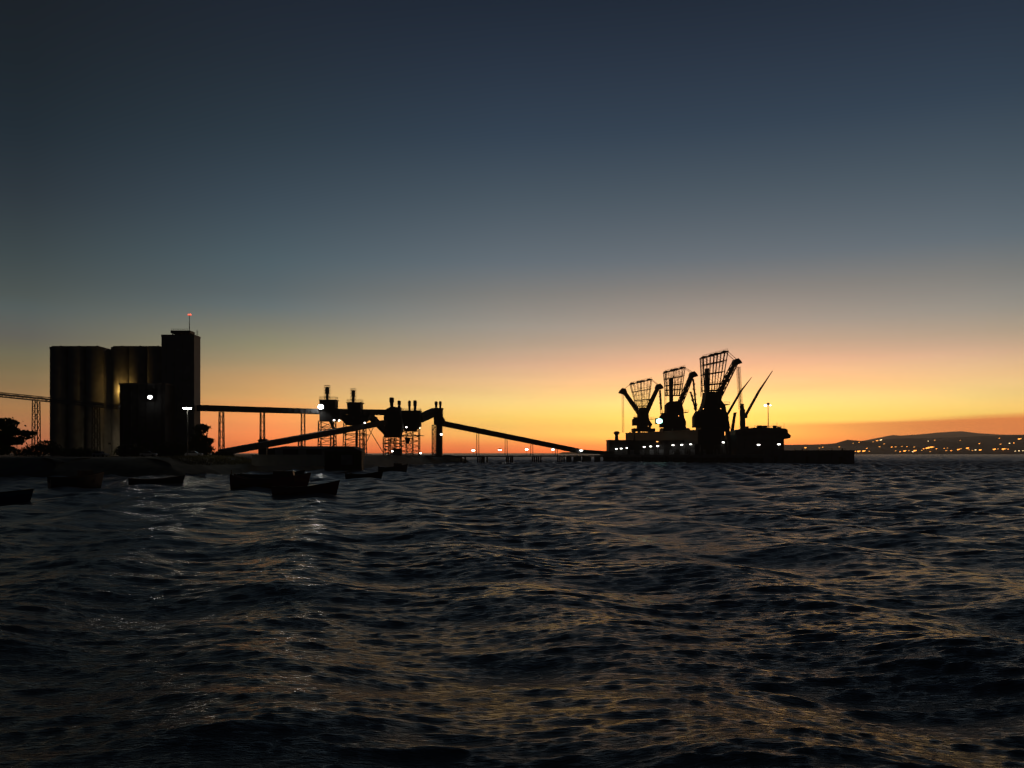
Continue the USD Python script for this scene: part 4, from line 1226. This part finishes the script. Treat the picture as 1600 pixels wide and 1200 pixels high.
# ---------------------------------------------------------------- moored bulk carrier
YB = 452.0
t = thing('cargo_ship', 'dark cargo ship lying stern-on behind the quay head, with two raised derricks', 'ship', W(1190, 712, YB) * [1, 1, 0])
hx0, hx1 = W(1146, 0, YB)[0], W(1231, 0, YB)[0]
zd = W(0, 679, YB)[2]
part(t, 'hull', MB().slab([(hx0 + 2, YB), (hx1 - 2, YB), (hx1, YB + 8), (hx1, YB + 125), ((hx0 + hx1) / 2, YB + 150), (hx0, YB + 125), (hx0, YB + 8)], -4, zd), 'ship_paint')
part(t, 'deckhouse', MB().prism(px_poly([(1150, 678.9), (1230, 678.9), (1231, 670), (1222, 668.5), (1178, 668), (1160, 670.5), (1150, 673)], YB), YB + 1.5, YB + 16), 'ship_paint')
part(t, 'bridge_wing', MB().prism(px_poly([(1231.2, 686), (1238.5, 684), (1240, 680.5), (1235, 676), (1235, 671), (1231.2, 670)], YB), YB + 4, YB + 10), 'ship_paint')
part(t, 'stern_railing', MB().railing([W(1179, 668, YB + 2), W(1221, 668.4, YB + 2)], 1.0, .1, 2), 'dark_steel')
part(t, 'deck_locker', bx(1166, 1170, 666.2, 669.2, YB + 5, 3), 'ship_paint')
part(t, 'deck_locker', bx(1217, 1220.5, 666.6, 668.4, YB + 5, 3), 'ship_paint')
part(t, 'funnel', bx(1193, 1199, 665, 668.1, YB + 8, 4), 'ship_paint')
part(t, 'aerial', MB().tube(W(1214, 668, YB + 7), W(1214, 659, YB + 7), .1, .06, 6).tube(W(1225, 669, YB + 7), W(1225, 661.5, YB + 7), .1, .06, 6), 'dark_steel')
part(t, 'winch', MB().tube(W(1183, 667, YB + 4), W(1190, 667, YB + 4), .8, n=10).tube(W(1208, 667, YB + 4), W(1213, 667, YB + 4), .7, n=10), 'dark_steel')
d = part(t, 'crane_post', MB().bar(W(1160.5, 678.8, YB + 20), W(1160, 640, YB + 20), 2.4).bar(W(1160, 640, YB + 20), W(1159, 631, YB + 20), 1.7), 'green_steel')
part(d, 'cab', MB().box(W(1165, 650, YB + 20), (1.6, 2, 2.2)), 'green_steel')
part(d, 'derrick', MB().bar(W(1164, 651, YB + 20), W(1186, 611, YB + 20), 1.7, 1.3, .8).bar(W(1186, 611, YB + 20), W(1207, 579.5, YB + 20), 1.3, 1.0, .3), 'dark_steel')
d2 = part(t, 'crane_post', MB().bar(W(1137, 680, YB + 75), W(1135, 650, YB + 75), 2.2), 'dark_steel')
part(d2, 'derrick', MB().bar(W(1134, 652, YB + 75), W(1157, 612, YB + 75), 1.7, 1.3, .8).bar(W(1157, 612, YB + 75), W(1174.5, 589.5, YB + 75), 1.2, 1.0, .3), 'dark_steel')
part(t, 'stub_mast', MB().bar(W(1143, 678.8, YB + 30), W(1148.5, 645, YB + 30), 1.6, 1.6, .8).bar(W(1146, 646, YB + 30), W(1151, 645, YB + 30), .6), 'rusty_steel')
ya = YB + 12
c = W(1200, 634, ya)
m_ = part(t, 'light_mast', MB().tube(W(1200.5, 668, ya), c + [0, 0, 1.8], .28, .16, 8).bar(c + [-1.4, 0, .5], c + [1.4, 0, .5], .25).box(c + [.1, 0, 1.0], (1.3, .8, 1.0)), 'grey_steel')
part(m_, 'mast_lamp', MB().ball(c + [-1.5, -.4, .1], (.75, .4, .5), 2), 'lamp_white', smooth=True)
part(m_, 'mast_lamp', MB().ball(c + [1.2, -.4, .2], (.35, .3, .3), 2), 'lamp_white', smooth=True)
for px, py, lab in ((1185, 694.3, 'left'), (1217, 693.5, 'right')):
    c = W(px, py, YB - 25)
    yy = YB - 25
    post_lamp('quay_head_lamp', f'white lamp on the quay head in front of the ship stern, {lab} of two', (c[0], yy, ZH), c[2] - ZH, 1.5, 'lamp_white', group='two lamps on the quay head', cat='lamp')

# ---------------------------------------------------------------- far hills and the town's lights
def ridge(px, prof, y, depth, seed, rough):
    """Terrain whose crest follows prof (pixel x, pixel y) at depth y."""
    xs = np.linspace(px[0], px[1], 260)
    crest = np.interp(xs, [p[0] for p in prof], [p[1] for p in prof])
    z = EYE + (HZ - crest) / F * y
    X = (xs - CX) / F * y
    rows = []
    for u in (0.0, .02, .12, .25, .4, .55, .7, .85, 1.0, 1.25, 1.6):
        h = (min(1, u) ** .75) if u <= 1 else max(.1, 1 - (u - 1) * 1.5)
        zz = z * h
        pts = np.stack([X, np.full_like(X, y - depth * (1 - u)), zz], 1)
        nn = meshkit.fbm(np.stack([X / rough, np.full_like(X, u * 4), X * 0 + seed], 1)) - .5
        pts[:, 2] += nn * z * (.35 * math.sin(min(1, u) * math.pi) + (.10 if u >= .85 else 0)) * (u > .01)
        if u == 0:
            pts[:, 2] = -3
        rows.append(pts)
    V = np.vstack(rows)
    m = len(xs)
    i = (np.arange(len(rows) - 1)[:, None] * m + np.arange(m - 1)).ravel()
    return V, np.vstack([np.stack([i, i + 1, i + m + 1], 1), np.stack([i, i + m + 1, i + m], 1)])


near = [(880, 706.5), (1040, 704), (1180, 697), (1225, 694.5), (1270, 694.8), (1300, 693.2), (1318, 690), (1325, 686.5), (1333, 689), (1350, 689), (1385, 686.5), (1420, 684.5), (1460, 683.5), (1500, 682.5), (1550, 681.5), (1600, 679.5), (1700, 681), (1900, 684), (2300, 692)]
far = [(1250, 700), (1340, 690), (1370, 684), (1385, 681.2), (1396, 679.3), (1405, 680.5), (1440, 678), (1475, 675.5), (1500, 674.2), (1518, 675.2), (1550, 677.5), (1600, 679), (1700, 680), (1900, 686), (2300, 696)]
h = usdkit.mesh(stage, '/World/hills', ridge((880, 2300), near, 5200.0, 1300.0, 3, 260.0), M['far_slope'], smooth=True)
tag(h.GetPrim(), 'dark hills of the far shore with the lights of a town', 'hills', kind='structure')
h = usdkit.mesh(stage, '/World/hills_001', ridge((1250, 2300), far, 11000.0, 2500.0, 8, 700.0), M['far_slope'], smooth=True)
tag(h.GetPrim(), 'farther ridge rising behind the town hills', 'hills', kind='structure')

TOWN = [(1258, 700), (1268, 699.5), (1280, 700.5), (1285, 699), (1300, 698), (1311, 698.5), (1336, 705.5), (1341, 706), (1349, 705.5), (1354, 701), (1358, 705.5), (1333, 693), (1342, 691.5), (1364, 690.5), (1370, 689), (1376, 688), (1374, 698.5), (1381, 694), (1393, 699), (1399, 698.6), (1399, 704.8), (1406, 706), (1409, 698), (1413, 705.3), (1417, 698.2), (1420, 704.5), (1426, 706), (1429, 705), (1428, 699), (1440, 704), (1443, 701.5), (1448, 701), (1451, 700.2), (1455, 699.4), (1458, 699), (1453, 706), (1463, 701.5), (1450, 689.5), (1460, 688.6), (1475, 701), (1480, 700.2), (1478, 704.5), (1486, 704.5), (1497, 703), (1501, 701.5), (1511, 701), (1514, 703), (1519, 704.2), (1524, 703.5), (1531, 703.8), (1500, 688.5), (1530, 693.5), (1553, 702.8), (1559, 701.8), (1561, 685), (1567, 702.5), (1571, 701.6), (1575, 702.2), (1563, 694.5), (1577, 693), (1584, 692.5), (1592, 686.5), (1595, 685.6), (1586, 705.2), (1592, 704.8), (1598, 704.6), (1606, 703), (1618, 700)]
BIG = {(1341, 706): 1.6, (1349, 705.5): 1.5, (1448, 701): 1.5, (1451, 700.2): 1.7, (1455, 699.4): 1.6, (1376, 688): 1.4, (1370, 689): 1.3, (1413, 705.3): 1.4, (1429, 705): 1.5, (1497, 703): 1.3, (1511, 701): 1.5, (1553, 702.8): 1.5, (1567, 702.5): 1.6, (1592, 686.5): 1.7, (1531, 703.8): 1.3}


def town_light(loc, mat, label, group):
    t = thing('town_light', label, 'lamp', loc, group=group)
    part(t, 'lamp_mast', MB().tube((0, 0, -9), (0, 0, 0), .5, .3, 6), 'grey_steel', world=False)
    part(t, 'lamp_cluster', MB().ball((0, 0, 1.6), (4.2, 2.5, 2.4), 1).ball((6.0, 1, 2.8), (2.4, 2, 1.6), 1), mat, world=False, smooth=True)
    return t


first = {}
zed = np.interp
for j, (px, py) in enumerate(TOWN):
    # depth on the slope from the height in the picture
    crest = np.interp(px, [p[0] for p in near], [p[1] for p in near])
    u = float(np.clip((HZ - py) / (HZ - crest), 0.02, .97)) ** (1 / .75)
    y = 3850.0 + 1300 * u * .98
    loc = W(px, py, y)
    kind = 'pale' if j % 11 == 4 or px > 1583 and py > 700 else 'orange' if (px, py) in BIG or j % 3 == 0 else 'dim'
    lab = {'pale': 'tiny pale yellow light of the town on the far hills', 'orange': 'tiny bright orange light of the town on the far hills', 'dim': 'tiny dim orange light of the town on the far hills'}[kind]
    s = BIG.get((px, py), RNG.uniform(.6, 1.0))
    if kind not in first:
        first[kind] = town_light(loc, {'pale': 'town_white', 'orange': 'town_orange', 'dim': 'town_dim'}[kind], lab, f'{kind} lights of the far town')
    else:
        copy_of(first[kind], loc, 0, lab, f'{kind} lights of the far town', (s * .8, s * .8, s * .8))

# ---------------------------------------------------------------- the air
M['haze_air'] = usdkit.material(stage, '/World/Looks/haze_air', {'v': ('principled_volume', dict(color=(.92, .90, .88), density=3.5e-5, anisotropy=.55))}, volume='v.volume')
hz = usdkit.mesh(stage, '/World/haze', MB().box((4000, 6000, 223), (26000, 17000, 454)).mesh(), M['haze_air'])
tag(hz.GetPrim(), 'thin dusk haze over the water and the far hills', 'haze', kind='stuff')
